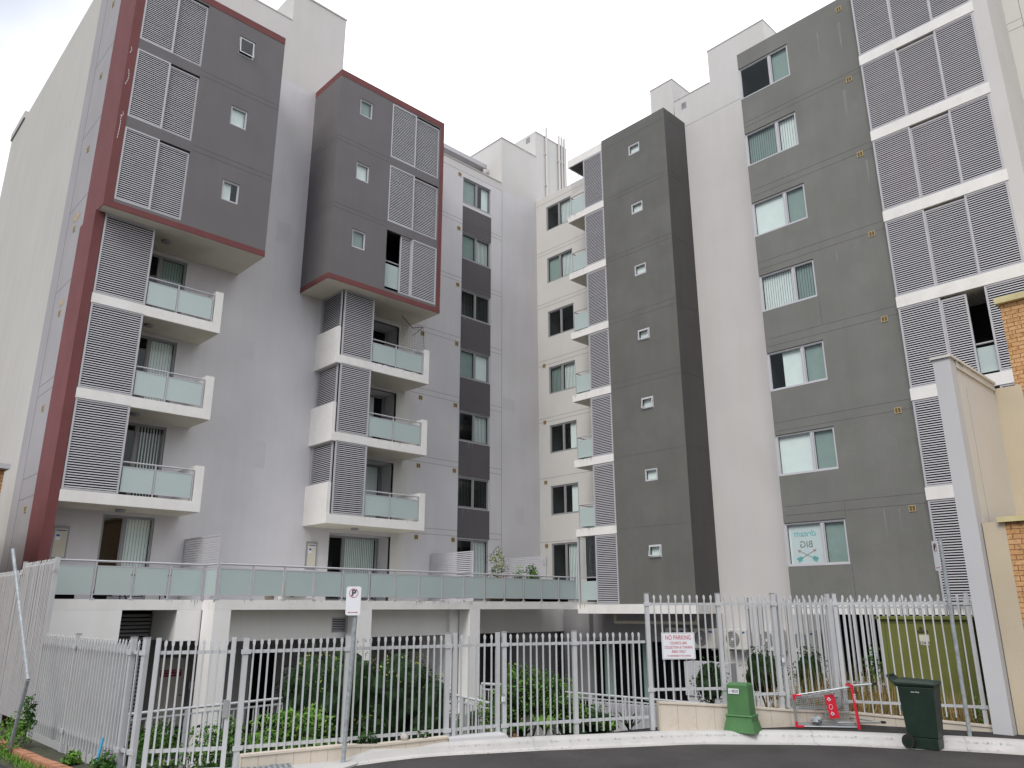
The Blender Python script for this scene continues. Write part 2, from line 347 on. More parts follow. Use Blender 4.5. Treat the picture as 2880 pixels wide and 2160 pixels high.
def vent(par, fr, s, t, w=.2, h=.19):
    m = MB(); rim(m, fr, s-w/2, s+w/2, t-h/2, t+h/2, .02, -.002, .018); fb(m, fr, s-.008, s+.008, t-h/2+.02, t+h/2-.02, .004, .016)
    o = m.build('wall_vent', 'ventf', par)
    g = MB(); fb(g, fr, s-w/2+.02, s+w/2-.02, t-h/2+.02, t+h/2-.02, -.002, .004)
    for k in range(5):
        z = t-h/2+.03+k*.03; fb(g, fr, s-w/2+.02, s+w/2-.02, z, z+.012, .004, .011)
    g.build('vent_grille', 'vent', o); return o
def text(par, s, M4, size, m, align='CENTER', name='lettering', extrude=.002, mirror=False, shear=0, sx=1):
    c = bpy.data.curves.new(name, 'FONT'); c.body = s; c.size = size; c.align_x = align; c.align_y = 'CENTER'; c.extrude = extrude; c.shear = shear
    o = bpy.data.objects.new(name, c); C.objects.link(o)
    bpy.context.view_layer.update()
    me = bpy.data.meshes.new_from_object(o.evaluated_get(bpy.context.evaluated_depsgraph_get()))
    bpy.data.objects.remove(o); bpy.data.curves.remove(c)
    S = Matrix.Diagonal((-sx if mirror else sx, 1, 1, 1)); me.transform(M4 @ S)
    me.materials.clear(); me.materials.append(MT[m]); ob = bpy.data.objects.new(name, me); C.objects.link(ob)
    if par: ob.parent = par
    return ob
def mat4(origin, right, up):
    r = Vector(right).normalized(); u = Vector(up).normalized(); n = r.cross(u)
    m = Matrix((r, u, n)).transposed().to_4x4(); m.translation = Vector(origin); return m

# ================================================================ GROUND
YW, XB = 26.08, 26.98
ZR = -2.1; ZP = -1.97
fl = [(3.9, 400), (3.9, 11.4), (5.08, 10.6), (6.49, 10.2), (8.05, 9.8), (10.2, 9.1), (11.5, 8.55), (12.6, 7.75), (13.6, 7.25), (14.6, 6.55), (15.3, 4.2), (15.3, -400)]
g = MB()
ax, ay = 14.0, -400
bmg = bmesh.new()
def gq(*p): bmg.faces.new([bmg.verts.new(q) for q in p])
gq((-400, -400, ZR-.02), (3.9, -400, ZR-.02), (3.9, 400, ZR-.02), (-400, 400, ZR-.02))
for (xa, ya), (xb, yb) in zip(fl[1:-2], fl[2:-1]): gq((xa, -400, ZR-.02), (xb, -400, ZR-.02), (xb, yb, ZR-.02), (xa, ya, ZR-.02))
inner = [(x+ (3.5 if i else 3.5), y+3.5 if y < 300 else y, -2.75) for i, (x, y) in enumerate(fl)]
inner = [(5.5, 400, -2.9), (5.5, 16, -2.9), (7, 15, -2.9), (9, 15, -2.9), (11, 14.5, -2.9), (14, 13.5, -2.9), (16.5, 12.5, -2.9), (18, 11.5, -2.9), (19, 10, -2.7), (20, 8.5, -2.5), (21, 4.2, -2.3), (21, -400, -2.3)]
low = [(6, 400, -4.4), (6, 21, -4.4), (8, 20.5, -4.4), (11, 20, -4.4), (15, 19, -4.4), (18, 18, -4.4), (21, 17, -4.4), (22.5, 16, -4.4), (23, 13, -4.3), (24, 11, -3.6), (25, 4.2, -3.3), (25, -400, -3.3)]
ring = [[(x, y, ZR+.1 if 11 > i > 1 else ZR-.02) for i, (x, y) in enumerate(fl)], inner, low, [(400, y if i in (0,) else y, -3.9) if i != 0 else (400, 400, -3.9) for i, (x, y, z) in enumerate(low)]]
rv = [[bmg.verts.new(p) for p in r] for r in ring]
for a, b in zip(rv[:-1], rv[1:]):
    for k in range(len(a)-1): bmg.faces.new((a[k], a[k+1], b[k+1], b[k]))
me = bpy.data.meshes.new('ground'); bmg.to_mesh(me); bmg.free(); me.materials.append(MT['soil'])
go = bpy.data.objects.new('ground', me); C.objects.link(go); tag(go, kind='structure')

def spline(P, n=8):
    out = []
    for i in range(len(P)-1):
        p0 = Vector(P[max(0, i-1)]); p1 = Vector(P[i]); p2 = Vector(P[i+1]); p3 = Vector(P[min(len(P)-1, i+2)])
        for k in range(n):
            t = k/n; out.append(.5*((2*p1)+(-p0+p2)*t+(2*p0-5*p1+4*p2-p3)*t*t+(-p0+3*p1-3*p2+p3)*t**3))
    out.append(Vector(P[-1])); return out
edge = spline([(6.32, 9.72), (7.40, 9.56), (8.37, 9.12), (9.43, 8.70), (11.25, 7.86), (12.07, 7.12), (12.92, 6.15), (13.42, 5.25), (13.88, 4.39), (14.25, 3.3), (14.4, 1.5), (14.4, -3), (14.4, -60)])
def lift(x):
    t = min(1, max(0, (11.4-x)/3.6)); return .07*t*t*(3-2*t)
def off(P, d):
    out = []
    for i, p in enumerate(P):
        t = (P[min(i+1, len(P)-1)]-P[max(i-1, 0)]).normalized(); out.append(p+Vector((-t.y, t.x))*d)
    return out
# road = everything on the camera side of the kerb
rd = MB(); EE = [Vector((-60, 11.5)), Vector((3.0, 11.0)), Vector((4.7, 10.75))]+edge
for a_, b_ in zip(EE[:-1], EE[1:]):
    q = [(p.x, p.y, ZR+lift(p.x)) for p in (a_, b_)]; n1 = [(p.x-4.5, p.y-4.5, ZR+.02) for p in (b_, a_)]; n2 = [(p.x-60, p.y-60, ZR) for p in (a_, b_)]
    rd.quad(q[0], q[1], n1[0], n1[1]); rd.quad(n1[1], n1[0], n2[1], n2[0])
ro = rd.build('road', 'asphalt'); tag(ro, kind='structure')
# kerb with gutter: profile offsets from road edge
prof = [(0, ZR+.002), (.30, ZR-.012), (.36, ZR+.01), (.42, ZP-.035), (.46, ZP-.008), (.50, ZP+.004), (.66, ZP+.004), (.67, ZP-.1)]
lines = [off(edge, d) for d, z in prof]
for L_i, (d_, z_) in zip(lines, prof):
    for i_, p_ in enumerate(edge):
        if i_ < 40: L_i[i_] = p_+(L_i[i_]-p_)*(.62+.38*min(1, max(0, (i_-16)/22)))
kb = MB(); gt = MB()
for j in range(len(prof)-1):
    tgt = gt if j < 1 else kb
    for i in range(len(edge)-1):
        z0, z1 = prof[j][1], prof[j+1][1]
        # kerb ramps down to a vehicle crossing on the left end
        def zz(z, i): 
            f = min(1, max(.15, (i-0)/4)); return lift(edge[i].x)+(ZR+(z-ZR)*f if z > ZR else z)
        a, b = lines[j][i], lines[j][i+1]; c, d = lines[j+1][i+1], lines[j+1][i]
        tgt.quad((a.x, a.y, zz(z0, i)), (b.x, b.y, zz(z0, i+1)), (c.x, c.y, zz(z1, i+1)), (d.x, d.y, zz(z1, i)))
ko = kb.build('kerb', 'conc'); tag(ko, kind='structure')
g2 = gt.build('gutter', 'gutter'); tag(g2, kind='structure')
# scuff line and joints on the kerb face
sc = MB(); L1 = [a.lerp(b, .6) for a, b in zip(lines[2], lines[3])]; L2 = [a.lerp(b, .95) for a, b in zip(lines[2], lines[3])]
for i in range(10, len(edge)-20):
    for q in range(5):
        if random.random() < .55:
            t0 = q/5; t1 = t0+random.uniform(.06, .2); a = L1[i].lerp(L1[i+1], t0); b = L1[i].lerp(L1[i+1], t1); c = L2[i].lerp(L2[i+1], t1); d = L2[i].lerp(L2[i+1], t0)
            z = ZP-.055+lift(a.x)+random.uniform(-.012, .004); h = random.uniform(.010, .022)
            sc.quad((a.x, a.y, z), (b.x, b.y, z), (c.x, c.y, z+h), (d.x, d.y, z+h))
o = sc.build('scuff_marks', 'kerbd', ko)
jn = MB()
for i in (22, 47, 64, 79):
    for j in range(0, 6):
        a, b = lines[j][i], lines[j+1][i]; t = (edge[i+1]-edge[i]).normalized()*.006; e = .004+lift(edge[i].x)
        jn.quad((a.x-t.x, a.y-t.y, prof[j][1]+e), (a.x+t.x, a.y+t.y, prof[j][1]+e), (b.x+t.x, b.y+t.y, prof[j+1][1]+e), (b.x-t.x, b.y-t.y, prof[j+1][1]+e))
jn.build('kerb_joint', 'kerbd', ko)
# footpath behind the kerb
K = lines[6]; fo_ = MB()

for i in range(28, len(edge)-1):
    p, q = K[i], K[i+1]; z = ZP+.002; a_, b_ = lift(edge[i].x), lift(edge[i+1].x); w_ = min(1, (i-27)/14)
    w2 = min(1, (i-26)/14)
    fo_.quad((p.x, p.y, z+a_), (q.x, q.y, z+b_), (q.x+1.3*w2, q.y+.8*w2, z+b_), (p.x+1.3*w_, p.y+.8*w_, z+a_))
tag(fo_.build('footpath', 'path'), kind='structure')
# concrete vehicle crossing and its drain
ap = MB(); ap.prism([(4.0, 11.25), (4.0, 10.4), (5.3, 9.2), (6.42, 9.72), (6.6, 10.0), (5.15, 10.62)], ZR-.1, ZR+.095)
tag(ap.build('driveway_apron', 'conc'), kind='structure')
gr = empty('drain_grate', 'dark steel drain grate set in pale concrete before the open gate', 'grate', (5.35, 10.25, ZR+.105), rz=radians(-22))
m = MB(); rim(m, lambda s, t, d: (s, t, d), -.34, .34, -.16, .16, .02, 0, .015)
for k in range(9): m.box(-.32+.072*k, -.29+.072*k, -.14, .14, 0, .012)
for k in range(3): m.box(-.32, .32, -.1+.09*k, -.085+.09*k, .001, .013)
m.build('grate_bars', 'galv', gr)
m = MB(); m.box(-.33, .33, -.15, .15, -.01, .001); m.build('pit', 'black', gr)
# left verge: asphalt path, brick edging, weeds
lp = MB(); lp.prism([(-60, 10.2), (3.0, 10.2), (3.15, 11.0), (3.05, 13.0), (3.0, 16), (2.8, 40), (-60, 40)], ZR-.1, ZR+.03)
tag(lp.build('side_path', 'path'), kind='structure')
be = MB()
P = [Vector((3.62, 10.75)), Vector((3.5, 12.0)), Vector((3.42, 13.4)), Vector((3.38, 15.5)), Vector((3.3, 20))]
for i in range(len(P)-1):
    L_ = (P[i+1]-P[i]).length; n = int(L_/.24)
    for k in range(n):
        a = P[i].lerp(P[i+1], k/n); b = P[i].lerp(P[i+1], (k+.95)/n); be.bar((a.x, a.y, ZR+.05+random.uniform(-.006, .006)), (b.x, b.y, ZR+.05), .14, .1)
tag(be.build('brick_edging', 'terra'), 'terracotta brick edging along the weedy verge at lower left', 'edging')
m = MB(); m.prism([(3.55, 10.7), (3.85, 11.1), (3.85, 25), (3.4, 25), (3.45, 13)], ZR-.05, ZR+.06); tag(m.build('verge', 'soil'), kind='structure')

# ================================================================ BUILDING
B = empty('apartment_building', 'eight storey grey and lavender apartment block with louvred balconies and maroon framed boxes', 'building', (16, 26, -3.75))
B.location = (0, 0, 0)
fW, fBk, fBl, fR = FY(YW), FY(24.0), FY(24.45), FX(XB)
win_w, doors_w, small = [], [], []
Z = 3.0
# --- left wing main wall with openings (windows column, balcony doors)
WC = []
for k in range(7):
    WC.append((21.78, 23.62, 1.3+Z*k if k else .32, 2.96+Z*k if k == 0 else 2.68+Z*k))
hol = list(WC)
for k in range(4):
    hol.append((7.52, 9.08, .32+Z*k, 2.86+Z*k)); hol.append((15.5, 18.3, .32+Z*k, 2.80+Z*k))
mb = MB(); wallp(mb, fW, 5.62, 14.69, .0, 21.15, hol, .14, 0); wallp(mb, fW, 14.69, XB, .0, 21.0, [h for h in hol if h[0] > 14.69], .14, 0)
# door recess reveals go deeper
mb.build('lavender_wall', 'lav', B)
m = MB(); wallp(m, fW, 5.62, 12.13, 21.15, 24.2, (), 0, 0); wallp(m, fW, 12.13, 14.69, 21.15, 25.75, thick=6)
m.box(14.69, 24.4, YW, YW+.25, 21.0, 21.42)
m.box(24.4, XB, YW, 29.5, 21.0, 24.15); m.box(XB+.002, 29.55, YW, 32, 20.9, 25.75)
m.build('upper_wall', 'lavl', B)
m = MB(); m.box(12.13, 14.72, YW-.03, 32, 25.75, 25.82); m.box(24.37, XB, YW-.03, 29.6, 24.15, 24.2); m.box(XB, 29.58, YW-.03, 32, 25.75, 25.8); m.box(5.6, 12.13, YW-.02, YW+.3, 24.2, 24.25); m.box(14.7, 24.37, YW-.03, YW+.28, 21.42, 21.46)
m.build('parapet_cap', 'lavl', B)
# hidden structure so nothing shows through
m = MB(); m.box(5.9, 40, YW+3.4, 44.6, -3.75, 21.2); m.box(XB+3.4, 44, -12, YW+2, -3.75, 21.3); m.build('core', 'lavl', B)
m = MB(); m.box(5.7, XB, YW+.2, YW+3.6, 20.9, 21.1); m.box(XB+.2, XB+4, -12, YW, 20.9, 21.2)
for k in range(0, 7): m.box(5.9, XB, YW+1.9, YW+3.4, Z*k+.0, Z*k+.2)
m.build('roof', 'lavl', B)
# penthouse with metal eave
m = MB(); m.box(15.5, 24.4, 28.2, 34, 21.1, 22.7); m.build('penthouse', 'lavl', B)
m = MB(); m.box(15.0, 24.2, 27.1, 34, 22.72, 22.82); m.box(15.0, 24.2, 27.02, 27.1, 22.6, 22.84); m.box(24.1, 24.2, 27.3, 34, 22.5, 22.72)
m.build('eave', 'alu', B)
m = MB(); m.cyl((21.5, 28.5, 24.1), (21.5, 28.5, 24.35), .35, 14); m.build('roof_ventilator', 'black', B)
# end wall
fE = FX(5.62)
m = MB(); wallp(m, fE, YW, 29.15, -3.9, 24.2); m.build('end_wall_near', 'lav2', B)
m = MB(); wallp(m, fE, 29.15, 44.6, -3.9, 24.2); m.box(5.55, 6.2, 41.7, 44.6, 24.2, 24.6); m.build('end_wall_far', 'endw', B)
m = MB(); fb(m, fE, 28.13, 28.15, -1, 24.1, 0, .003); joints(m, fE, YW, 28.14, [19.35, 16.3, 13.3, 10.3, 7.0, 6.65, 3.95, 3.3]); m.build('wall_crack', 'joint', B)
for z in (21.6, 18.43, 15.42, 12.35, 9.3, 6.1, 2.94): vent(B, fE, 27.1, z, .24, .2)
m = MB()
for z, s in ((12.75, .45), (9.65, .38), ):
    pts = [(27.05+s*cos(a)*random.uniform(.55, 1.1), z+s*.36*sin(a)*random.uniform(.6, 1.1)) for a in [i*2*pi/14 for i in range(14)]]
    m.v += [fE(p[0], p[1], .006) for p in pts]; m.f.append(tuple(range(len(m.v)-14, len(m.v))))
m.build('spalled_patch', 'chip', B)

# --- maroon fin and block 1
fS1 = FX(5.62)
m = MB(); m.box(5.56, 5.83, 24.45, YW+.01, -3.9, 12.0); m.build('maroon_fin', 'red', B)
def block(x0, x1, wx, lv, rows_open, left_frame, right_frame, tag_):
    fr = fBk; z0, z1 = 12.0, 21.29
    p = MB()
    holes = [(lv[0], lv[-1], 12.33+Z*k, 14.93+Z*k) for k in range(3)] + [(wx, wx+.61, 13.62+Z*k, 14.4+Z*k) for k in range(3)]
    a = x0+(.27 if left_frame else 0); b = x1-(.2 if right_frame else 0)
    wallp(p, fr, a, b, 12.22, 21.0, holes, .12, 0)
    # left side wall
    if not left_frame: p.quad((x0, 24.0, 12.22), (x0, YW, 12.22), (x0, YW, 21.0), (x0, 24.0, 21.0))
    else: pass
    p.quad((x1, 24.0, 12.22), (x1, YW, 12.22), (x1, YW, 21.0), (x1, 24.0, 21.0))
    p.build('projecting_box_wall', 'plum', B)
    r = MB()
    r.box(x0-.003, x1+.003, 23.99, YW, 12.005, 12.22); r.box(x0-.003, x1+.003, 23.99, YW, 21.0, 21.29)
    if left_frame: r.box(x0-.003, x0+.27, 23.991, YW-.003, 12.22, 21.0)
    if right_frame: r.box(x1-.2, x1+.003, 23.991, YW-.003, 12.22, 21.0)
    r.build('maroon_frame', 'red', B)
    s = MB(); s.box(x0+.02, x1-.02, 24.02, YW-.01, 11.985, 12.004); s.build('soffit', 'soffit', B)
    j = MB()
    for k in (1, 2):
        joints(j, fr, lv[-1]+.03 if lv[0] < wx else a, b if lv[0] < wx else lv[0]-.03, [12.0+Z*k+.03, 12.0+Z*k+.22])
        if not left_frame: joints(j, FX(x0), 24.0, YW, [12.0+Z*k+.03, 12.0+Z*k+.22])
    for k in range(3):
        t0, t1 = 12.33+Z*k, 14.93+Z*k
        if k == 0 and rows_open:
            mm = (lv[0]+lv[-1])/2-.0
            louvre(B, fr, lv[0]+.73, lv[1]+.04, t0, t1, -.08); louvre(B, fr, lv[1]+.03, lv[2], t0, t1, -.03)
            gp = MB(); gp.cyl((lv[0], 24.15, 13.62), (lv[0]+.78, 24.15, 13.62), .025, 8); gp.build('handrail', 'alu', B)
            gp = MB(); gp.box(lv[0]+.02, lv[0]+.76, 24.14, 24.155, 12.5, 13.5); gp.build('glass_panel', 'frost', B)
        else:
            louvre(B, fr, lv[0], lv[1]+.03, t0, t1, -.03); louvre(B, fr, lv[1]+.0, lv[2], t0, t1-.06, -.075)
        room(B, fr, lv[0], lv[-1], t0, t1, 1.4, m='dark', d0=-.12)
    for k in range(3):
        window(B, fr, wx, wx+.61, 13.62+Z*k, 14.4+Z*k, (['half', 'roller', 'dark'] if left_frame else ['groller', 'roller', 'groller'])[k:k+1], rec=-.05, fw_=.04, tilt=(radians(9) if (left_frame and k == 2) else 0), name='small_window')
block(5.62, 10.95, 9.19, [5.9, 6.95, 7.98], False, True, False, 'a')
block(13.49, 18.86, 14.44, [16.04, 17.3, 18.62], True, False, True, 'b')
# paint scrapes on the maroon frame
m = MB()
for x, z, dx, dz in ((5.68, 16.4, .06, .6), (5.66, 17.6, .04, .25), (5.7, 14.4, .02, .9), (5.72, 15.2, .04, .2)):
    n = 9
    for i in range(n):
        a = i/n; b = (i+.8)/n; xx = x+dx*sin(a*3); m.quad((xx, 23.985, z+dz*a), (xx+.018, 23.985, z+dz*a), (xx+.012+dx*.3, 23.985, z+dz*b), (xx+dx*.3, 23.985, z+dz*b))
m.build('paint_scrape', 'signw', B)

# --- balconies
def balcony(x0, x1, xl0, xl1, zb, side):
    par_ = MB(); par_.box(x0, x1, 24.45, YW, zb, zb+.33)
    par_.box(x1-.27, x1, 24.452, YW, zb+.33, zb+1.46)
    if side: par_.box(x0, x0+.14, 24.48, YW, zb+.33, zb+1.46)
    bo = par_.build('balcony', 'white', B)
    s = MB(); s.box(x0+.03, x1-.03, 24.5, YW, zb-.008, zb-.001); s.build('soffit', 'soffit', bo)
    top = zb+3.03-.01 if zb < 8.5 else 11.98
    lo = louvre(bo, fBl, xl0, xl1, zb+.335, top, -.03)
    if side: louvre(bo, FX(x0+.16), 24.56, YW-.05, zb+1.47, top, .0, back=True, name='side_louvre')
    rl = MB(); a, b = xl1+.02, x1-.29
    y = 24.49; rl.cyl((a, y, zb+1.31), (b, y, zb+1.31), .026, 8)
    mid = (a+b)/2-.12
    for xx in (mid, b-.03): rl.box(xx-.018, xx+.018, y-.02, y+.02, zb+.33, zb+1.3)
    rl.box(a, b, y-.012, y+.012, zb+1.15, zb+1.18); rl.box(a, b, y-.012, y+.012, zb+.41, zb+.435)
    rl.build('balcony_railing', 'alu', bo)
    for p, q in ((a+.02, mid-.03), (mid+.03, b-.06)):
        gp = MB(); gp.box(p, q, y-.005, y+.005, zb+.43, zb+1.155); gp.build('glass_panel', 'frost', bo)
    return bo
for k in range(1, 4):
    balcony(5.82, 9.84, 5.85, 7.37, Z*k-.04, False)
    b2 = balcony(14.35, 18.74, 14.56, 15.92, Z*k-.04, True)
# ceiling lights
for (x, y, z) in ((7.95, 25.1, 11.98), (7.8, 25.2, 8.95), (7.75, 25.2, 5.95), (7.75, 25.3, 2.94), (16.3, 25.2, 11.98), (16.25, 25.3, 8.95), (16.1, 25.3, 5.95), (16.1, 25.3, 2.94)):
    m = MB(); m.cyl((x, y, z-.07), (x, y, z-.01), .12, 16, .16); m.build('ceiling_light', 'framed', B)
# doors of block 1 balconies
kd = [['dark', 'gap'], ['dark', 'gap'], ['dark', 'vert'], ['dark', 'groller']]
kd = [['dark', 'vert'], ['dark', 'gap'], ['dark', 'vert'], ['dark', 'gvert']]
for k in range(4): window(B, fW, 7.52, 9.08, .32+Z*k, 2.86+Z*k, kd[k], fm='framed', split=.43, name='balcony_door')
# recessed doors behind balconies of block 2
for k in range(4):
    z0, z1 = .32+Z*k, 2.8+Z*k; m = MB()
    m.box(18.3, 18.45, YW+.02, YW+.9, z0-.1, z1+.1); m.box(15.35, 15.5, YW+.02, YW+.9, z0-.1, z1+.1); m.box(15.35, 18.45, YW+.14, YW+.9, z1, z1+.15); m.box(15.5, 18.3, YW+.14, YW+.9, z0-.1, z0); m.build('door_recess', 'lav', B)
    window(B, FY(YW+.8), 15.5, 18.25, z0, z1, [['dark', 'vert'], ['groller', 'roller'], ['dark', 'half'], ['dark', 'dark']][k], fm='framed', split=.62 if k else .42, name='balcony_door')
    s = MB(); s.box(18.3, 19.0, YW-.006, YW, z0, z1+.14); s.build('beige_strip', 'beige', B)
# meter cupboards beside the ground doors
for x in (6.2, 14.55):
    m = MB(); m.box(x, x+.44, YW-.05, YW, 1.45, 2.42); c = m.build('meter_cupboard', 'framed', B)
    m = MB(); m.box(x+.05, x+.39, YW-.062, YW-.05, 1.5, 2.34); m.build('cupboard_door', 'soffit', c)
    MB().box(x+.08, x+.2, YW-.068, YW-.062, 2.0, 2.2).build('notice', 'signw', c)
    m = MB(); m.box(x+.1, x+.19, YW-.072, YW-.068, 2.1, 2.17); m.box(x+.08, x+.36, YW-.07, YW-.062, 2.27, 2.3); m.build('emblem', 'blue', c)
    m = MB(); m.box(x+.02, x+.42, YW-.04, YW, .4, 1.4); m.build('lower_panel', 'lav', c)

# --- window column on lavender wall with dark bands
m = MB(); hs = [h for h in WC]
wallp(m, FY(YW-.012), 21.78, 23.66, 2.99, 19.1, [(h[0]-.01, h[1]+.05, h[2]-.02, h[3]+.02) for h in WC[1:]], .01, .01); m.build('dark_band', 'plumd', B)
kk = [['dark', 'vert'], ['gap', 'gap'], ['dark', 'vert'], ['groller', 'roller'], ['gap', 'gap'], ['groller', 'vert'], ['groller', 'halfr']]
for k, h in enumerate(WC): window(B, fW, h[0], h[1], h[2], h[3], kk[k], fm='framed', name='window' if k else 'terrace_door', rec=-.05)
m = MB(); joints(m, fW, 19.0, 24.43, [3.04, 3.28, 6.05, 6.29, 9.05, 9.29, 11.95, 12.18]); joints(m, fW, 18.9, 24.43, [15.0, 15.2, 18.1, 18.3, 20.98]); fb(m, fW, 24.42, 24.432, .3, 21.0, 0, .003)
m.build('render_joint', 'joint', B)
joints(None, FY(YW-.012), 21.8, 23.64, [3.28, 6.05, 6.29, 9.05, 9.29, 11.95, 12.18, 15.0, 15.2, 18.1, 18.3])
for z in (2.88, 5.89, 8.88, 11.83, 14.8, 17.77, 20.75): vent(B, fW, 21.55, z)
for z in (2.88, 5.87, 8.87, 11.84): vent(B, fW, 19.57, z)

# --- right wing main wall
hB = [(23.58, 25.34, 1.3+Z*k-.03 if k else .32, 2.68+Z*k if k else 2.96) for k in range(7)]
m = MB(); wallp(m, fR, 16.52, YW, -.18, 21.26, hB, .14); wallp(m, fR, 15.05, 16.52, -3.75, 21.26); m.build('beige_wall', 'beige', B)
m = MB(); wallp(m, fR, 12.3, 16.52, -3.75, 21.26, (), .1, .2)
m.v = [(x-.004, y, z) for x, y, z in m.v]; m.build('pale_wall', 'lavl', B)
kk = [['vert', 'dark'], ['half', 'dark'], ['half', 'dark'], ['vert', 'gvert'], ['dark', 'dark'], ['vert', 'groller'], ['vert', 'dark']]
for k, h in enumerate(hB): window(B, fR, h[0], h[1], h[2], h[3], kk[k], fm='framed', name='window' if k else 'terrace_door', rec=-.05, split=.5)
m = MB(); joints(m, fR, 22.4, YW, [20.98, 18.15, 17.95, 15.2, 15.0, 12.1, 11.85, 9.1, 8.9, 6.1, 3.05])
for z in (2.88, 5.9, 8.9, 11.85): vent(B, fR, 25.66, z)
# roof volumes of the right wing
m = MB(); m.box(XB, XB+8, 12.3, 15.07, 21.26, 24.5); m.box(XB, XB+8, 15.07, 17.0, 21.26, 22.85); m.box(XB+.3, XB+6, 17.23, 18.5, 21.26, 24.4); m.box(XB, XB+.25, 17.0, YW, 21.26, 21.34)
m.build('roof_parapet', 'lavl', B)
m = MB(); m.box(XB-.02, XB+8, 12.28, 15.09, 24.5, 24.55); m.box(XB-.02, XB+8, 15.09, 17.02, 22.85, 22.89); m.box(XB+.28, XB+6, 17.21, 18.52, 24.4, 24.45); m.build('parapet_cap', 'lavl', B)
joints(None, FX(XB-.004), 12.4, 16.5, [21.26])
gm = MB(); rim(gm, FX(XB), 16.35, 16.62, 22.25, 22.55, .02, 0, .02)
for q in range(6): fb(gm, FX(XB), 16.37, 16.6, 22.28+q*.042, 22.30+q*.042, 0, .018)
gq = gm.build('roof_grille', 'alu', B); gm = MB(); fb(gm, FX(XB), 16.36, 16.61, 22.26, 22.54, .001, .005); gm.build('grille_back', 'black', gq)
gm = MB(); fb(gm, FX(XB), 26.5, 26.82, 25.3, 25.65, .0, .01); gm.build('roof_grille', 'framed', B)
# downpipes / flues on the stair tower
m = MB()
for x, zt, zb in ((27.78, 26.3, 21.3), (28.83, 26.3, 21.6), (29.06, 26.3, 21.6), (29.28, 26.3, 21.6)):
    m.cyl((x, YW-.09, zb), (x, YW-.09, zt), .062, 10); m.cyl((x, YW-.09, zt), (x, YW-.09, zt+.09), .062, 10, .01)
    for z in (24.6, 22.6): m.box(x-.09, x+.09, YW-.14, YW, z, z+.05)
m.build('flue_pipe', 'lavl', B)

# --- dark block D1
fD1 = FX(25.32); y0, y1 = 16.52, 20.1
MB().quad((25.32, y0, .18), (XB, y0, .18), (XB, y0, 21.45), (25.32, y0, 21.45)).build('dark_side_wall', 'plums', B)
m = MB(); hs = [(17.93, 18.54, 1.93+Z*k, 2.42+Z*k) for k in range(7)]
wallp(m, fD1, y0, y1, .18, 21.45, hs, .1, 0); m.box(25.32, XB, y0, y1, 21.45, 21.47)
m.build('dark_block_wall', 'grn', B)
for k, h in enumerate(hs): window(B, fD1, h[0], h[1], h[2], h[3], ['roller'], rec=-.02, fw_=.045, tilt=radians([14, 0, 12, 9, 0, 0, 0][k]), name='small_window')
m = MB(); joints(m, fD1, y0, y1, [3.15, 6.1, 9.1, 9.35, 12.1, 12.35, 15.1, 15.3, 18.1, 18.3, 20.95]); joints(m, FY(y0), 25.32, XB, [3.2, 6.15, 9.15, 12.15, 15.15, 18.15, 18.35, 21.0])
m = MB(); m.box(25.33, XB, 20.12, YW-3.8, 20.985, 21.4); m.build('roof_slab', 'white', B)
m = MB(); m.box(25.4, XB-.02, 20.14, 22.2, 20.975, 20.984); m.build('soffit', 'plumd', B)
m = MB(); m.box(25.34, XB, 20.1, 20.16, .18, 20.98); m.box(26.9, XB-.005, 20.16, 22.28, .3, 20.98); m.build('balcony_side_wall', 'beige', B)
def balc_r(zb):
    m = MB(); m.box(25.30, XB, 20.1, 22.32, zb, zb+.32); bo = m.build('balcony', 'white', B)
    m = MB(); m.box(25.36, XB-.01, 20.2, 22.28, zb-.008, zb-.001); m.build('soffit', 'soffit', bo)
    louvre(bo, fD1, 20.12, 21.28, zb+.325, zb+2.97, -.03)
    rl = MB(); x = 25.42
    rl.cyl((x, 21.3, zb+1.36), (x, 22.24, zb+1.36), .026, 8); rl.cyl((x, 22.22, zb+1.36), (26.85, 22.22, zb+1.36), .026, 8)
    for q in ((x, 21.32), (x, 22.2)): rl.box(q[0]-.018, q[0]+.018, q[1]-.018, q[1]+.018, zb+.32, zb+1.35)
    rl.build('balcony_railing', 'alu', bo)
    g_ = MB(); g_.box(x-.005, x+.005, 21.35, 22.17, zb+.42, zb+1.2); g_.build('glass_panel', 'frost', bo)
    g_ = MB(); g_.box(x+.02, 26.8, 22.215, 22.225, zb+.42, zb+1.2); g_.build('glass_panel', 'frost', bo)
for k in range(1, 7): balc_r(Z*k-.02)
# bottom bay of D1
louvre(B, fD1, 20.12, 21.28, .2, 2.96, -.03)
m = MB(); x = 25.42; m.cyl((x, 21.3, 1.27), (x, 22.24, 1.27), .026, 8); m.box(x-.02, x+.02, 21.29, 21.33, .2, 1.27); m.box(25.34, 25.42, 22.22, 22.3, .2, 2.98); m.build('balcony_railing', 'alu', B)
m = MB(); m.box(x-.005, x+.005, 21.36, 22.15, .35, 1.12); m.build('glass_panel', 'frost', B)
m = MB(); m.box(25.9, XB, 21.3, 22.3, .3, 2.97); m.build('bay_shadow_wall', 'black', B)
# safety nets
n_ = MB()
for i in range(18):
    y = 21.33+i*.05; n_.tube([(25.37, y, 1.3), (25.38+.05*sin(i), y+.01*sin(i*2), 2.1), (25.4, y, 2.94)], .0035, 3)
for i in range(34):
    z = 1.32+i*.048; n_.tube([(25.38, 21.33, z), (25.36, 21.75, z-.02), (25.38, 22.2, z+.01)], .0035, 3)
n_.build('safety_net', 'galv', B)
# --- bands under D1 and D2
m = MB(); m.box(25.28, XB, y0-.0, 22.3, -.18, .18); m.box(24.66, XB+.2, -6, 12.5, -.18, .18); m.build('base_slab', 'white', B)

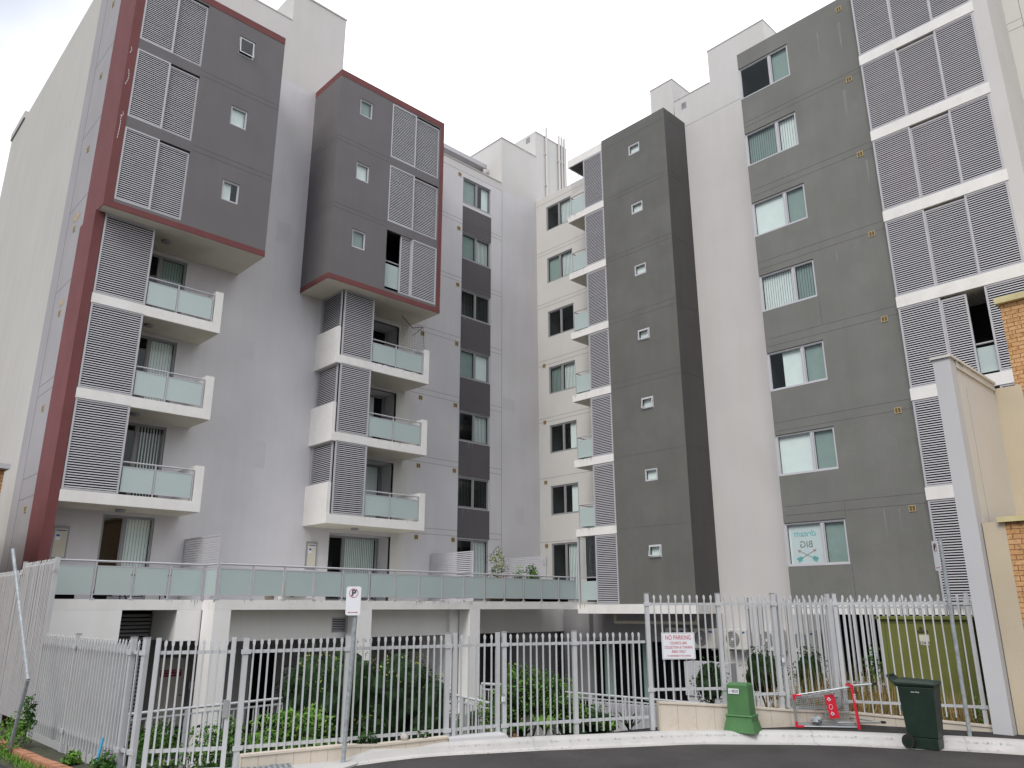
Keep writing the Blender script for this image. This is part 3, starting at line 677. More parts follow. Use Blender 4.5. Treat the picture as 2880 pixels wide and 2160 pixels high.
# --- dark block D2
fD2 = FX(24.71); a, b = 7.86, 12.5
hs = [(10.43, 12.5, 1.33+Z*k+.01*k, 2.75+Z*k+.01*k) for k in range(7)]
m = MB(); wallp(m, fD2, a, b, .18, 21.48, hs, .12, 0)
for k in range(8):
    za = .18 if k == 0 else 2.75+Z*(k-1)+.01*(k-1); zb_ = 21.48 if k == 7 else 1.33+Z*k+.01*k
    m.quad((24.71, b, za), (XB, b, za), (XB, b, zb_), (24.71, b, zb_))
m.box(24.71, XB, a, b, 21.48, 21.5); m.build('dark_corner_wall', 'grn_lit', B)
kk = [['groller', 'roller'], ['groller', 'roller'], ['groller', 'half'], ['gvert', 'vert'], ['groller', 'roller'], ['vert', 'gvert'], ['groller', 'dark']]
for k, h in enumerate(hs):
    wo = window(B, fD2, h[0], h[1], h[2], h[3], kk[k], rec=-.06, split=.38, tilt=0)
    # glazed return round the corner
    m = MB(); fb(m, FY(b+.002), 24.8, 24.86, h[2], h[3], -.06, .0); m.build('corner_post', 'frame', wo)
    m = MB(); m.quad((24.9, b-.02, h[2]+.03), (26.9, b-.02, h[2]+.03), (26.9, b-.02, h[3]-.03), (24.9, b-.02, h[3]-.03)); m.build('side_pane', 'glass', wo)
m = MB()
for z in (3.0, 3.3, 5.9, 6.2, 9.0, 9.28, 12.02, 12.3, 15.05, 15.3, 18.1, 18.3): joints(m, fD2, a, b if int(z) % 2 == 0 else b-.1, [z])
fb(m, fD2, 10.38, 10.392, .2, 1.3, 0, .003); fb(m, fD2, 10.38, 10.392, 2.8, 3.3, 0, .003); fb(m, fD2, 10.38, 10.392, 9.3, 10.35, 0, .003)
m.build('render_joint', 'joint', B)
for y, z1, l_, w_ in ((9.2, 2.95, 1.1, .05), (8.75, 2.9, .8, .04), (9.25, 20.6, 1.5, .05), (8.45, 20.5, 1.3, .10), (8.6, 17.7, 1.2, .12), (8.2, 14.7, 1.0, .08), (9.6, 11.8, .7, .05)):
    m = MB(); m.v = [fD2(y-w_/2, z1, .002), fD2(y+w_/2, z1, .002), fD2(y+w_*.35, z1-l_*.6, .002), fD2(y+.01, z1-l_, .002), fD2(y-w_*.3, z1-l_*.5, .002)]; m.f = [(0, 1, 2, 3, 4)]; m.build('runoff_streak', 'streak', B)
for k in range(7): vent(B, fD2, 8.37, 2.87+3.03*k, .2, .19)
# DREAM BIG poster in the lowest window
pz = 1.33; px_ = 24.71+.15
po = MB(); po.box(px_, px_+.006, 11.29, 12.36, 1.42, 2.66); pstr = po.build('window_poster', 'signw', B)
R_ = (0, -1, 0); U_ = (0, 0, 1)
def onp(y, z): return mat4((px_-.004, y, z), R_, U_)
text(pstr, 'dream', onp(11.86, 2.38), .30, 'teal', mirror=True, shear=.25)
text(pstr, 'BIG', onp(11.86, 2.02), .30, 'greyp', mirror=True)
for s in (1, -1):
    m = MB(); A_ = (px_-.005, 11.86+s*.33, 1.52); B_ = (px_-.005, 11.86-s*.27, 1.83); m.cyl(A_, B_, .007, 6); m.build('arrow_shaft', 'greyp', pstr)
    d = (Vector(B_)-Vector(A_)).normalized(); e = Vector((0, -d.z, d.y)); Bv = Vector(B_); Av = Vector(A_)
    m = MB(); m.quad(Bv+d*.07, Bv-d*.06+e*.06, Bv-d*.03, Bv-d*.06-e*.06); m.build('arrow_head', 'pink', pstr)
    m = MB()
    for q in range(5):
        P0 = Av+d*(.02+.035*q)
        for t in (1, -1): m.quad(P0, P0+e*.075*t-d*.05, P0+e*.075*t-d*.02, P0+d*.028)
    m.build('arrow_fletching', 'teal', pstr)

# --- louvred bay right of D2
fL = FX(24.45); A0, A1 = 4.33, 7.86
for k in range(0, 8):
    zb = Z*k+.02+.02*k
    if k:
        m = MB(); m.box(24.43, XB, A0-.05, A1-.002, zb, zb+.37); m.build('white_band', 'white', B)
    if k == 7: continue
    t0 = zb+.375 if k else .2; t1 = Z*(k+1)+.02+.02*(k+1)-.005
    if k == 2:
        louvre(B, fL, 6.62, A1-.02, t0, t1, -.03); louvre(B, fL, 5.92, 6.64, t0, t1-.08, -.08); louvre(B, fL, A0, 5.42, t0, t1, -.03)
        m = MB(); m.cyl((24.62, 5.4, t0+.98), (24.62, 5.95, t0+.98), .03, 8); m.build('handrail', 'alu', B)
        m = MB(); m.box(24.6, 24.61, 5.42, 5.92, t0+.1, t0+.86); m.build('glass_panel', 'frost', B)
    else:
        louvre(B, fL, 6.65, A1-.02, t0, t1, -.03); louvre(B, fL, 5.47, 6.68, t0, t1-.07, -.08); louvre(B, fL, A0, 5.49, t0, t1, -.03)
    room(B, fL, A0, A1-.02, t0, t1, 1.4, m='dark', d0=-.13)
m = MB(); m.box(24.45, XB+.5, 3.9, A0-.003, -3.75, 24); m.build('corner_column', 'lavl', B)
m = MB(); m.box(24.46, 26, A0, A1-.02, 21.58, 21.6); m.build('bay_cap', 'white', B)
m = MB(); wallp(m, fR, -9, 3.9, -3.75, 24); m.build('pale_wall', 'beige', B)
m = MB(); joints(m, fR, 3.45, 3.9, [18.6, 18.9, 15.6, 15.9, 12.5, 12.8]); fb(m, fR, 3.44, 3.452, 12, 22, 0, .003); m.build('render_joint', 'joint', B)
for k in range(1, 8):
    pass

# ================================================================ TERRACE & UNDERCROFT (still parts of the building)
m = MB(); m.box(9.7, 25.28, 22.3, YW, 0, .28); m.box(5.66, 9.7, 23.15, YW, .002, .282); m.build('terrace_slab', 'white', B)
m = MB(); m.box(9.75, 25.2, 22.4, YW, -.006, -.001); m.box(5.7, 9.7, 23.2, YW, -.006, -.0012); m.build('terrace_soffit', 'soffit', B)
def rail_run(p, q, n, zt=1.28, zb=.28):
    p = Vector((*p, 0)); q = Vector((*q, 0)); d = (q-p)/n; u = d.normalized()
    rl = MB(); rl.cyl(p+Vector((0, 0, zt)), q+Vector((0, 0, zt)), .03, 8)
    for i in range(n+1):
        c = p+d*i; rl.box(c.x-.02, c.x+.02, c.y-.02, c.y+.02, zb, zt); rl.box(c.x-.06, c.x+.06, c.y-.05, c.y+.05, zb-.001, zb+.03)
    rl.bar(p+Vector((0, 0, zt-.13)), q+Vector((0, 0, zt-.13)), .02, .03); rl.bar(p+Vector((0, 0, zb+.13)), q+Vector((0, 0, zb+.13)), .02, .03)
    ro_ = rl.build('terrace_railing', 'alu', B)
    for i in range(n):
        a = p+d*i+u*.05; b = p+d*(i+1)-u*.05; gm = MB(); gm.bar(a+Vector((0, 0, (zt+zb)/2)), b+Vector((0, 0, (zt+zb)/2)), .01, zt-zb-.28); gm.build('glass_panel', 'frost', ro_)
rail_run((9.75, 22.34), (25.2, 22.34), 15); rail_run((5.7, 23.19), (9.66, 23.19), 4); rail_run((9.7, 22.36), (9.7, 23.17), 1)
# slatted privacy screens on the terrace
def slat_screen(x, ya, yb, zt):
    m = MB(); fr = FX(x); rim(m, fr, ya, yb, .3, zt, .05, -.02, .02); n = int((zt-.35)/.075)
    for k in range(n): fb(m, fr, ya+.05, yb-.05, .36+k*.075, .41+k*.075, -.012, .012)
    fb(m, fr, (ya+yb)/2-.02, (ya+yb)/2+.02, .35, zt-.05, -.016, .016)
    return m.build('privacy_screen', 'alu', B)
slat_screen(20.33, 23.3, YW-.02, 2.21); slat_screen(24.55, 23.4, YW-.02, 2.2); slat_screen(10.11, 23.3, YW-.02, 2.23)
m = MB(); m.cyl((26.9, 25.78, 2.15), (26.86, 25.78, 2.15), .15, 16, .12); m.build('bulkhead_light', 'framed', B)
# columns, beams, undercroft walls
for x0_, x1_, y1_ in ((9.7, 10.2, 23.1), (14.5, 15.03, 22.9), (19.3, 19.8, 22.9)): MB().box(x0_, x1_, 22.302, y1_, -4.6, 0).build('undercroft_column', 'upale', B)
MB().box(5.66, 7.5, 23.151, 23.4, -4.6, 0).build('undercroft_pier', 'upale', B); MB().box(8.99, 9.699, 23.151, 25, -.85, 0).build('undercroft_pier', 'upale', B); MB().box(18.9, 19.31, 22.95, 24.6, -4.6, 0).build('undercroft_pier', 'upale', B)
MB().box(10.2, 19.5, 23.15, 23.35, -.9, 0).build('undercroft_beam', 'upale', B); MB().box(19.5, 27, 24.5, 24.7, -.95, 0).build('undercroft_beam', 'upale', B)
m = MB(); rim(m, FY(23.15), 14.05, 14.58, -.72, -.25, .03, 0, .02)
for q in range(8): fb(m, FY(23.15), 14.07, 14.56, -.68+q*.053, -.655+q*.053, 0, .02)
gq = m.build('ventilation_grille', 'alu', B); m = MB(); fb(m, FY(23.15), 14.07, 14.56, -.7, -.27, .001, .006); m.build('grille_back', 'black', gq)
m = MB(); wallp(m, FY(28.0), 5.7, 30, -3.75, .0); m.build('undercroft_back_wall', 'under', B)
for q in ((7.0, 7.5, 23.4, 28), (12.0, 13.0, 26.5, 28), (24.4, 26.9, 25.0, 26.4)): MB().box(*q, -3.75, -.02).build('undercroft_partition', 'under', B)
m = MB()
for q in range(32): m.hexa([(7.55, 25.0, -3.6+q*.11), (8.95, 25.0, -3.6+q*.11), (8.95, 25.05, -3.55+q*.11), (7.55, 25.05, -3.55+q*.11), (7.55, 25.0, -3.58+q*.11), (8.95, 25.0, -3.58+q*.11), (8.95, 25.05, -3.53+q*.11), (7.55, 25.05, -3.53+q*.11)])
lg = m.build('dark_louvre', 'framed', B); m = MB(); m.box(7.5, 8.99, 25.1, 25.2, -3.75, -.02); m.build('louvre_back', 'black', lg)
fU = FY(28.0)
def udoor(x, w_, zt, sign=False, name='service_door'):
    m = MB(); fb(m, fU, x, x+w_, -3.7, zt, .001, .05); d_ = m.build(name, 'door', B)
    m = MB(); rim(m, fU, x-.06, x+w_+.06, -3.74, zt+.06, .06, .0, .07); m.build('door_frame', 'pale', d_)
    m = MB(); fb(m, fU, x+w_-.14, x+w_-.03, -2.78, -2.75, .05, .1); m.build('door_handle', 'galv', d_)
    if sign:
        m = MB(); fb(m, fU, x+.03, x+w_-.12, zt-.56, zt-.34, .05, .062); sg = m.build('door_sign', 'signr', d_)
        text(sg, 'FIRE SAFETY DOOR', mat4((x+w_/2-.045, 28-.066, zt-.40), (1, 0, 0), (0, 0, 1)), .075, 'signw')
        text(sg, 'DO NOT OBSTRUCT', mat4((x+w_/2-.045, 28-.066, zt-.49), (1, 0, 0), (0, 0, 1)), .05, 'signw')
    return d_
udoor(10.5, .85, -1.6, True); udoor(20.74, .9, -1.73); udoor(22.01, .9, -1.76); udoor(26.55, .9, -1.78, True)
m = MB(); fb(m, fU, 11.5, 11.95, -3.1, -2.3, .0, .08); pc = m.build('service_panel', 'framed', B)
m = MB(); fb(m, fU, 11.53, 11.85, -2.6, -2.35, .08, .085); m.build('notice', 'signw', pc)
m = MB(); m.box(14.95, 15.7, 27.93, 27.99, -2.7, -2.08); ls = m.build('lift_sign', 'signw', B)
text(ls, 'LIFT 1', mat4((15.32, 27.92, -2.27), (1, 0, 0), (0, 0, 1)), .24, 'signk'); text(ls, 'UNIT 1 - 14', mat4((15.32, 27.92, -2.56), (1, 0, 0), (0, 0, 1)), .11, 'signk')
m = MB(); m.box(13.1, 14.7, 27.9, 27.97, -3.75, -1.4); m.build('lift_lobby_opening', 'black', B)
# undercroft of the right wing
m = MB(); m.box(XB-.02, XB+.2, 16.5, 23.3, -1.2, -.18); m.box(XB-.3, XB+.1, 22.9, 24.4, -3.75, -.02); m.build('right_undercroft_wall', 'under', B)
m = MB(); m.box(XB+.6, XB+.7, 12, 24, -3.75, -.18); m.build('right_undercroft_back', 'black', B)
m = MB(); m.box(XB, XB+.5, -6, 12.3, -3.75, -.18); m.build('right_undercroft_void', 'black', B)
m = MB()
for y in (22.9, 21.9, 20.9, 19.9, 18.9): m.box(XB, XB+.06, y-.04, y+.04, -3.75, -1.2)
m.box(XB+.001, XB+.05, 18.9, 22.9, -1.28, -1.2); fs = m.build('shopfront_glazing', 'framed', B)
for y, mt in ((22.4, 'curtain'), (20.35, 'curtain')):
    m = MB(); m.box(XB+.3, XB+.32, y-.2, y+.2, -3.6, -1.3); m.build('curtain', mt, fs)
m = MB(); m.quad((XB+.02, 18.95, -3.7), (XB+.02, 22.85, -3.7), (XB+.02, 22.85, -1.28), (XB+.02, 18.95, -1.28)); m.build('pane', 'glass', fs)
m = MB(); m.cyl((24.9+1.1, 20.9, -.22), (26, 20.9, -.5), .06, 10); m.cyl((26, 20.93, -.52), (26, 17.0, -.52), .06, 10); m.cyl((26, 17.03, -.5), (26, 16.9, -.22), .07, 10); m.build('drain_pipe', 'pipe', B)
m = MB(); m.box(21.9, 22.4, 13.3, 14.9, -2.6, -1.6); m.box(21.95, 22.4, 13.3, 14.85, -3.75, -2.6); 
mc = m.build('meter_cabinet', 'alu'); tag(mc, 'pale grey metal cabinet behind the no parking board', 'cabinet')

# ================================================================ NEIGHBOUR
NB = empty('brick_building', 'orange brick building with cream render at the right edge', 'building', (15.3, 3, -2))
NB.location = (0, 0, 0)
MB().box(15.3, 15.6, 3.74, 4.085, -2.1, 1.43).build('cream_render', 'cream', NB); MB().box(17.8, 18.1, 3.62, 4.12, 1.2, 4.35).build('cream_render', 'cream', NB)
MB().box(15.302, 17.9, -20, 3.739, -2.1, 1.40).build('wall', 'brick', NB); MB().box(17.82, 24, -20, 3.73, 1.5, 6.12).build('wall', 'brick', NB)
MB().box(15.22, 17.9, -20, 3.83, 1.41, 1.5).build('ledge', 'yellow', NB); MB().box(17.72, 24.1, -20, 3.80, 6.12, 6.25).build('ledge', 'yellow', NB)
bw = empty('boundary_wall', 'tall pale grey rendered boundary wall with sloping coping beside the brick building', 'wall'); 
m = MB(); m.box(15.1, 15.42, 4.1, 4.39, -2.1, 4.43); m.build('end_pier', 'pale', bw)
m = MB(); m.box(15.42, 17.8, 4.12, 4.37, -2.1, 4.33); m.build('wall', 'beige', bw)
m = MB(); m.box(15.06, 17.8, 4.06, 4.42, 4.33+.1, 4.48); m.box(15.42, 17.8, 4.09, 4.40, 4.30, 4.43); m.build('coping', 'beige', bw)
m = MB(); fb(m, FY(4.12), 15.9, 15.905, -2, 4, 0, .002); m.tube([(15.35, 4.09, 4.4), (15.45, 4.09, 4.47), (15.7, 4.06, 4.36)], .008, 4); m.build('cable', 'joint', bw)
# far left brick house
hb = empty('brick_house', 'low orange brick house just showing at the left edge', 'building')
m = MB(); m.box(-8, 3.98, 22, 30, -2.1, 3.3); m.build('wall', 'brick', hb)
m = MB(); m.box(-8.3, 4.05, 21.8, 30.2, 3.3, 3.42); m.build('roof', 'alu', hb)

# ================================================================ FENCES
def picket_mesh(h, w=.022):
    m = MB(); hw = w/2
    m.box(-hw, hw, -hw, hw, 0, h-.09)
    # pressed spear head
    i = len(m.v); hh = [(h-.09, hw, hw), (h-.055, .020, .007), (h-.030, .021, .006), (h, .002, .002)]
    for z, a, b in hh: m.v += [(-a, -b, z), (a, -b, z), (a, b, z), (-a, b, z)]
    for k in range(3):
        for q in range(4): m.f.append((i+4*k+q, i+4*k+(q+1) % 4, i+4*k+4+(q+1) % 4, i+4*k+4+q))
    m.f.append((i+12, i+13, i+14, i+15))
    me = bpy.data.meshes.new('picket'); me.from_pydata(m.v, [], m.f); me.materials.append(MT['fence']); return me
PK = {}
def fence(label, p, q, zt, pick_t, pick_b, rt, rb, n, group, posts=(1, 1), pz=(-2.05, -2.05), name='palisade_fence', gate=False, pw=.068, psz=.07):
    p = Vector((*p, 0)); q = Vector((*q, 0)); d = q-p; L_ = d.length; u = d/L_; ang = math.atan2(u.y, u.x)
    E_ = empty(name, label, 'gate' if gate else 'fence', (p.x, p.y, 0), group, ang)
    h = (round(pick_t-pick_b, 3), .022 if abs(u.x) > .2 else (.034 if zt < 0 else .05))
    if h not in PK: PK[h] = picket_mesh(*h)
    for k in range(n):
        o = bpy.data.objects.new('picket', PK[h]); C.objects.link(o); o.parent = E_
        o.location = (L_*(k+1)/(n+1) if not gate else .07+(L_-.14)*(k+.6)/(n+.2), -.012, pick_b); o.rotation_euler = (random.uniform(-.004, .004), random.uniform(-.004, .004), 0)
    for nm, z in (('top_rail', rt), ('bottom_rail', rb)):
        m = MB(); m.box(.0, L_, -.02+.012, .02+.012, z-.022, z+.022); m.build(nm, 'fence', E_)
    if gate:
        for x in (.035, L_-.035):
            m = MB(); m.box(x-.03, x+.03, -.03, .03, pick_b-.07, zt); m.build('stile', 'fence', E_)
        m = MB(); m.box(.03, L_-.03, -.02, .02, pick_b-.11, pick_b-.06); m.build('kick_rail', 'fence', E_)
    for i, x in enumerate((0, L_)):
        if posts[i]:
            m = MB(); hp = pw/2; m.box(x-hp, x+hp, -hp, hp, pz[i], zt); po_ = m.build('post', 'fence', E_)
            m = MB(); m.box(x-hp-.004, x+hp+.004, -hp-.004, hp+.004, zt, zt+.012); m.build('post_cap', 'framed', po_)
            m = MB()
            for z in (rt, rb): m.box(x-hp-.03, x+hp+.03, -hp-.012, -hp, z-.03, z+.03)
            m.build('bracket', 'fence', po_)
    return E_
G1 = 'grey palisade fence panels along the kerb'
lo = dict(zt=-.36, pick_t=-.385, pick_b=-1.93, rt=-.55, rb=-1.76)
fence('low grey palisade fence panel seen edge on at the far left', (3.9, 15.75), (3.9, 13.88), n=14, group=G1, posts=(0, 1), **lo)
fence('low grey palisade fence panel seen edge on, nearest the open grass verge', (3.9, 13.88), (3.93, 11.5), n=18, group=G1, posts=(0, 1), **lo)
fence('narrow grey palisade infill beside the left gate hinge post', (3.93, 11.5), (4.0, 11.22), n=1, group=G1, posts=(0, 1), **lo)
gL = fence('wide grey palisade gate with lock box, over the drain grate', (4.1, 11.16), (5.0, 10.66), n=9, group=None, posts=(0, 0), gate=True, name='palisade_gate', **lo)
m = MB(); m.box(.93, 1.0, -.05, .0, -1.38, -1.16); m.build('lock_box', 'framed', gL)
fence('grey palisade fence panel right of the left gate, over the yellow planter wall', (5.1, 10.58), (6.49, 10.2), n=13, group=G1, **lo)
fence('grey palisade fence panel in front of the big dark hedge', (6.49, 10.2), (8.05, 9.82), n=13, group=G1, posts=(0, 1), **lo)
gM = fence('narrow grey palisade gate with hanging padlock between hedge and bright shrub', (8.13, 9.80), (8.95, 9.6), n=5, group=None, posts=(0, 0), gate=True, name='palisade_gate', **lo)
fence('grey palisade fence panel in front of the bright green shrub', (9.03, 9.58), (10.2, 9.1), n=10, group=G1, **lo)
fence('low grey palisade fence panel ending at the tall corner post', (10.2, 9.1), (11.44, 8.56), n=10, group=G1, posts=(0, 0), **lo)
hi = dict(zt=.26, pick_t=.24, rt=.08)
fence('tall palisade fence panel carrying the no parking board', (11.5, 8.53), (12.57, 7.76), n=9, group='tall grey palisade fence panels', rb=-1.33, pick_b=-1.50, pz=(-2.0, -1.62), **hi)
fence('tall palisade fence panel behind the green cable pillar', (12.57, 7.76), (13.5, 7.2), n=7, group='tall grey palisade fence panels', rb=-1.44, pick_b=-1.64, posts=(0, 1), pz=(0, -1.75), **hi)
gT = fence('tall palisade gate with white padlock behind the shopping trolley', (13.58, 7.16), (14.5, 6.6), n=7, group=None, rb=-1.5, pick_b=-1.6, posts=(0, 0), gate=True, name='palisade_gate', **hi)
fence('tall palisade fence panel in front of the olive kiosk, above the wheelie bin', (14.6, 6.54), (15.38, 4.55), n=14, group='tall grey palisade fence panels', rb=-1.6, pick_b=-1.78, pz=(-1.85, -1.95), **hi)
bh = dict(zt=.27, pick_t=.25, rt=.02, rb=-1.7, pick_b=-1.9)
for i in range(3):
    fence(['rear tall palisade panel behind the air conditioners side', 'rear tall palisade panel in the middle behind the kiosk yard', 'rear tall palisade panel behind the olive kiosk'][i], (19.6, 11.2-2.2*i), (19.6, 9.0-2.2*i), n=15, group='rear palisade fence panels', posts=(1 if i == 0 else 0, 1), pz=(-2.6, -2.6), **bh)
th = dict(pick_b=-1.85, rb=-1.72)
fence('very tall palisade fence panel beside the terrace railing end', (3.9, 18.0), (3.9, 15.75), n=26, group='very tall palisade panels at the left', zt=.92, pick_t=.9, rt=.70, **th)
fence('very tall palisade fence panel at the left picture edge', (3.9, 20.4), (3.9, 18.05), n=27, group='very tall palisade panels at the left', zt=.80, pick_t=.78, rt=.58, posts=(1, 0), **th)
fence('very tall palisade fence panel farthest along the end wall', (3.9, 23.0), (3.9, 20.45), n=28, group='very tall palisade panels at the left', zt=.72, pick_t=.70, rt=.5, posts=(1, 0), **th)
# padlocks
for (x, y, z), lab in (((8.985, 9.56, -1.35), 'small steel padlock hanging on the narrow gate'), ((13.53, 7.12, -.86), 'white bodied padlock on the tall gate post')):
    e = empty('padlock', lab, 'padlock', (x, y, z))
    m = MB(); m.box(-.03, .03, -.03, -.005, -.055, .02); m.build('lock_body', 'signw', e)
    m = MB(); m.tube([(-.02, -.018, .02), (-.02, -.018, .05), (0, -.018, .065), (.02, -.018, .05), (.02, -.018, .02)], .006, 6); m.build('shackle', 'galv', e)
# galvanised braces at far left
m = MB(); m.tube([(3.3, 14.3, -2.0), (3.3, 13.9, -1.0), (3.15, 15.6, 1.0)], .028, 8); m.tube([(3.3, 15.0, -2.0), (3.1, 15.9, -.6), (3.0, 16.5, .6)], .022, 8); m.tube([(3.1, 15.0, -2.0), (2.9, 15.6, -1.0)], .022, 8)
tag(m.build('bent_barrier_rail', 'galv'), 'bent galvanised pipe barrier leaning at the left edge', 'barrier')

# cream tiled retaining wall (right) and low planter wall (left)
def seg_wall(name, label, pts, tops, zb, th, mtl, tile=.3, cap=True):
    e = empty(name, label, 'wall'); m = MB(); c = MB(); j = MB()
    for (p, q), (a, b) in zip(zip(pts[:-1], pts[1:]), zip(tops[:-1], tops[1:])):
        p = Vector(p); q = Vector(q); u = (q-p).normalized(); nrm = Vector((u.y, -u.x))  # towards road
        if nrm.dot(Vector((-.7, -.7))) < 0: nrm = -nrm
        f = nrm*th/2
        def P(v, z, k): w_ = v+f*k; return (w_.x, w_.y, z)
        m.hexa([P(p, zb, 1), P(q, zb, 1), P(q, zb, -1), P(p, zb, -1), P(p, a, 1), P(q, b, 1), P(q, b, -1), P(p, a, -1)])
        c.hexa([P(p, a, 1.25), P(q, b, 1.25), P(q, b, -1.1), P(p, a, -1.1), P(p, a+.028, 1.25), P(q, b+.028, 1.25), P(q, b+.028, -1.1), P(p, a+.028, -1.1)])
        n = max(1, int((q-p).length/tile))
        for k in range(n+1):
            v = p.lerp(q, min(.985, max(.015, k/n))); z1 = a+(b-a)*k/n; h_ = u*.0035; w0 = v-h_+f*1.012; w1 = v+h_+f*1.012
            j.quad((w0.x, w0.y, zb), (w1.x, w1.y, zb), (w1.x, w1.y, z1), (w0.x, w0.y, z1))
    m.build('wall_face', mtl, e); c.build('coping', mtl, e); j.build('tile_joint', 'tilej', e); return e
seg_wall('retaining_wall', 'cream tiled retaining wall under the tall fence, sloping down to the right', [(11.56, 8.45), (12.6, 7.68), (13.55, 7.14), (14.66, 6.46), (15.1, 5.2), (15.36, 4.4)], [-1.54, -1.62, -1.72, -1.80, -1.86, -1.90], -2.1, .14, 'tile')
seg_wall('planter_wall', 'low cream brick planter wall left of the narrow gate', [(5.12, 10.52), (6.45, 10.12), (6.9, 10.02), (8.0, 9.74)], [-1.86, -1.84, -1.87, -1.85], -2.12, .12, 'tile', .2)
m = MB(); m.hexa([(7.98, 9.64, -2.05), (8.98, 9.28, -2.02), (9.0, 9.6, -2.0), (8.1, 9.85, -2.02), (7.98, 9.66, -1.855), (8.86, 9.33, -1.855), (8.95, 9.6, -1.84), (8.1, 9.85, -1.84)])
tag(m.build('gate_ramp', 'pale'), 'small white painted concrete step at the narrow gate', 'step')
# handrails in the sunken garden
def ramp_rail(label, p, q, zt0, zt1, zb, n, group='grey tube handrails in the sunken garden', two=True):
    p = Vector((*p, 0)); q = Vector((*q, 0)); e = empty('handrail', label, 'railing', (p.x, p.y, 0), group); e.location = (0, 0, 0)
    m = MB(); a = p+Vector((0, 0, zt0)); b = q+Vector((0, 0, zt1)); m.cyl(a, b, .026, 8); m.build('top_tube', 'fence', e)
    m = MB(); dz = Vector((0, 0, .1)); m.bar(a-dz, b-dz, .03, .03); lz = Vector((0, 0, zb)); m.bar(p+Vector((0, 0, zt0+zb)), q+Vector((0, 0, zt1+zb)), .03, .03); m.build('rails', 'fence', e)
    m = MB()
    for k in range(n+1):
        t = k/n; c = p.lerp(q, t); z = zt0+(zt1-zt0)*t; r_ = .028 if k % 10 == 0 else .009; m.box(c.x-r_, c.x+r_, c.y-r_, c.y+r_, z+zb-(.3 if k % 10 == 0 else 0), z-.1 if k % 10 else z-.02)
    m.build('balusters', 'fence', e); return e
ramp_rail('grey handrail with balusters behind the left gate', (4.2, 15.0), (8.7, 15.0), -1.75, -1.68, -.85, 45)
ramp_rail('grey handrail descending beside the big hedge behind the narrow gate', (10.5, 13.2), (10.5, 11.2), -1.58, -1.72, -.75, 22)
ramp_rail('short upper handrail behind the narrow gate', (10.9, 12.2), (10.9, 11.3), -1.42, -1.40, -.6, 9)
ramp_rail('long grey handrail behind the bright shrub and the last low panel', (16, 14.8), (16, 9.6), -2.09, -2.04, -.8, 48)
m = MB(); m.hexa([(16.3, 14.0, -3.4), (16.3, 9.5, -3.4), (16.45, 9.5, -3.4), (16.45, 14.0, -3.4), (16.3, 14.0, -2.3), (16.3, 9.5, -2.22), (16.45, 9.5, -2.22), (16.45, 14.0, -2.3)])
tag(m.build('ramp_wall', 'alu'), 'pale grey ramp wall behind the long handrail', 'wall')
m = MB(); m.cyl((10.0, 10.6, -2.3), (10.0, 10.6, -1.05-.3), .045, 10); m.cyl((10.0, 10.6, -1.37), (10.0, 10.6, -1.28), .055, 10, .02)
tag(m.build('bollard', 'galv'), 'round topped grey bollard just right of the narrow gate', 'bollard')
m = MB(); m.box(11.6, 12.3, 12.4, 13.0, -2.7, -2.2); tag(m.build('brick_planter', 'terra'), 'terracotta brick planter seen through the narrow gate', 'planter')

m = MB(); m.prism([(6.1, 20.6), (8, 19.9), (11, 19.4), (15, 18.4), (18, 17.4), (21, 16.4), (22.8, 15.2), (24.5, 11.0), (26.9, 8), (60, 8), (60, 60), (6.1, 60)], -4.5, -4.33); tag(m.build('courtyard', 'yard'), kind='structure')
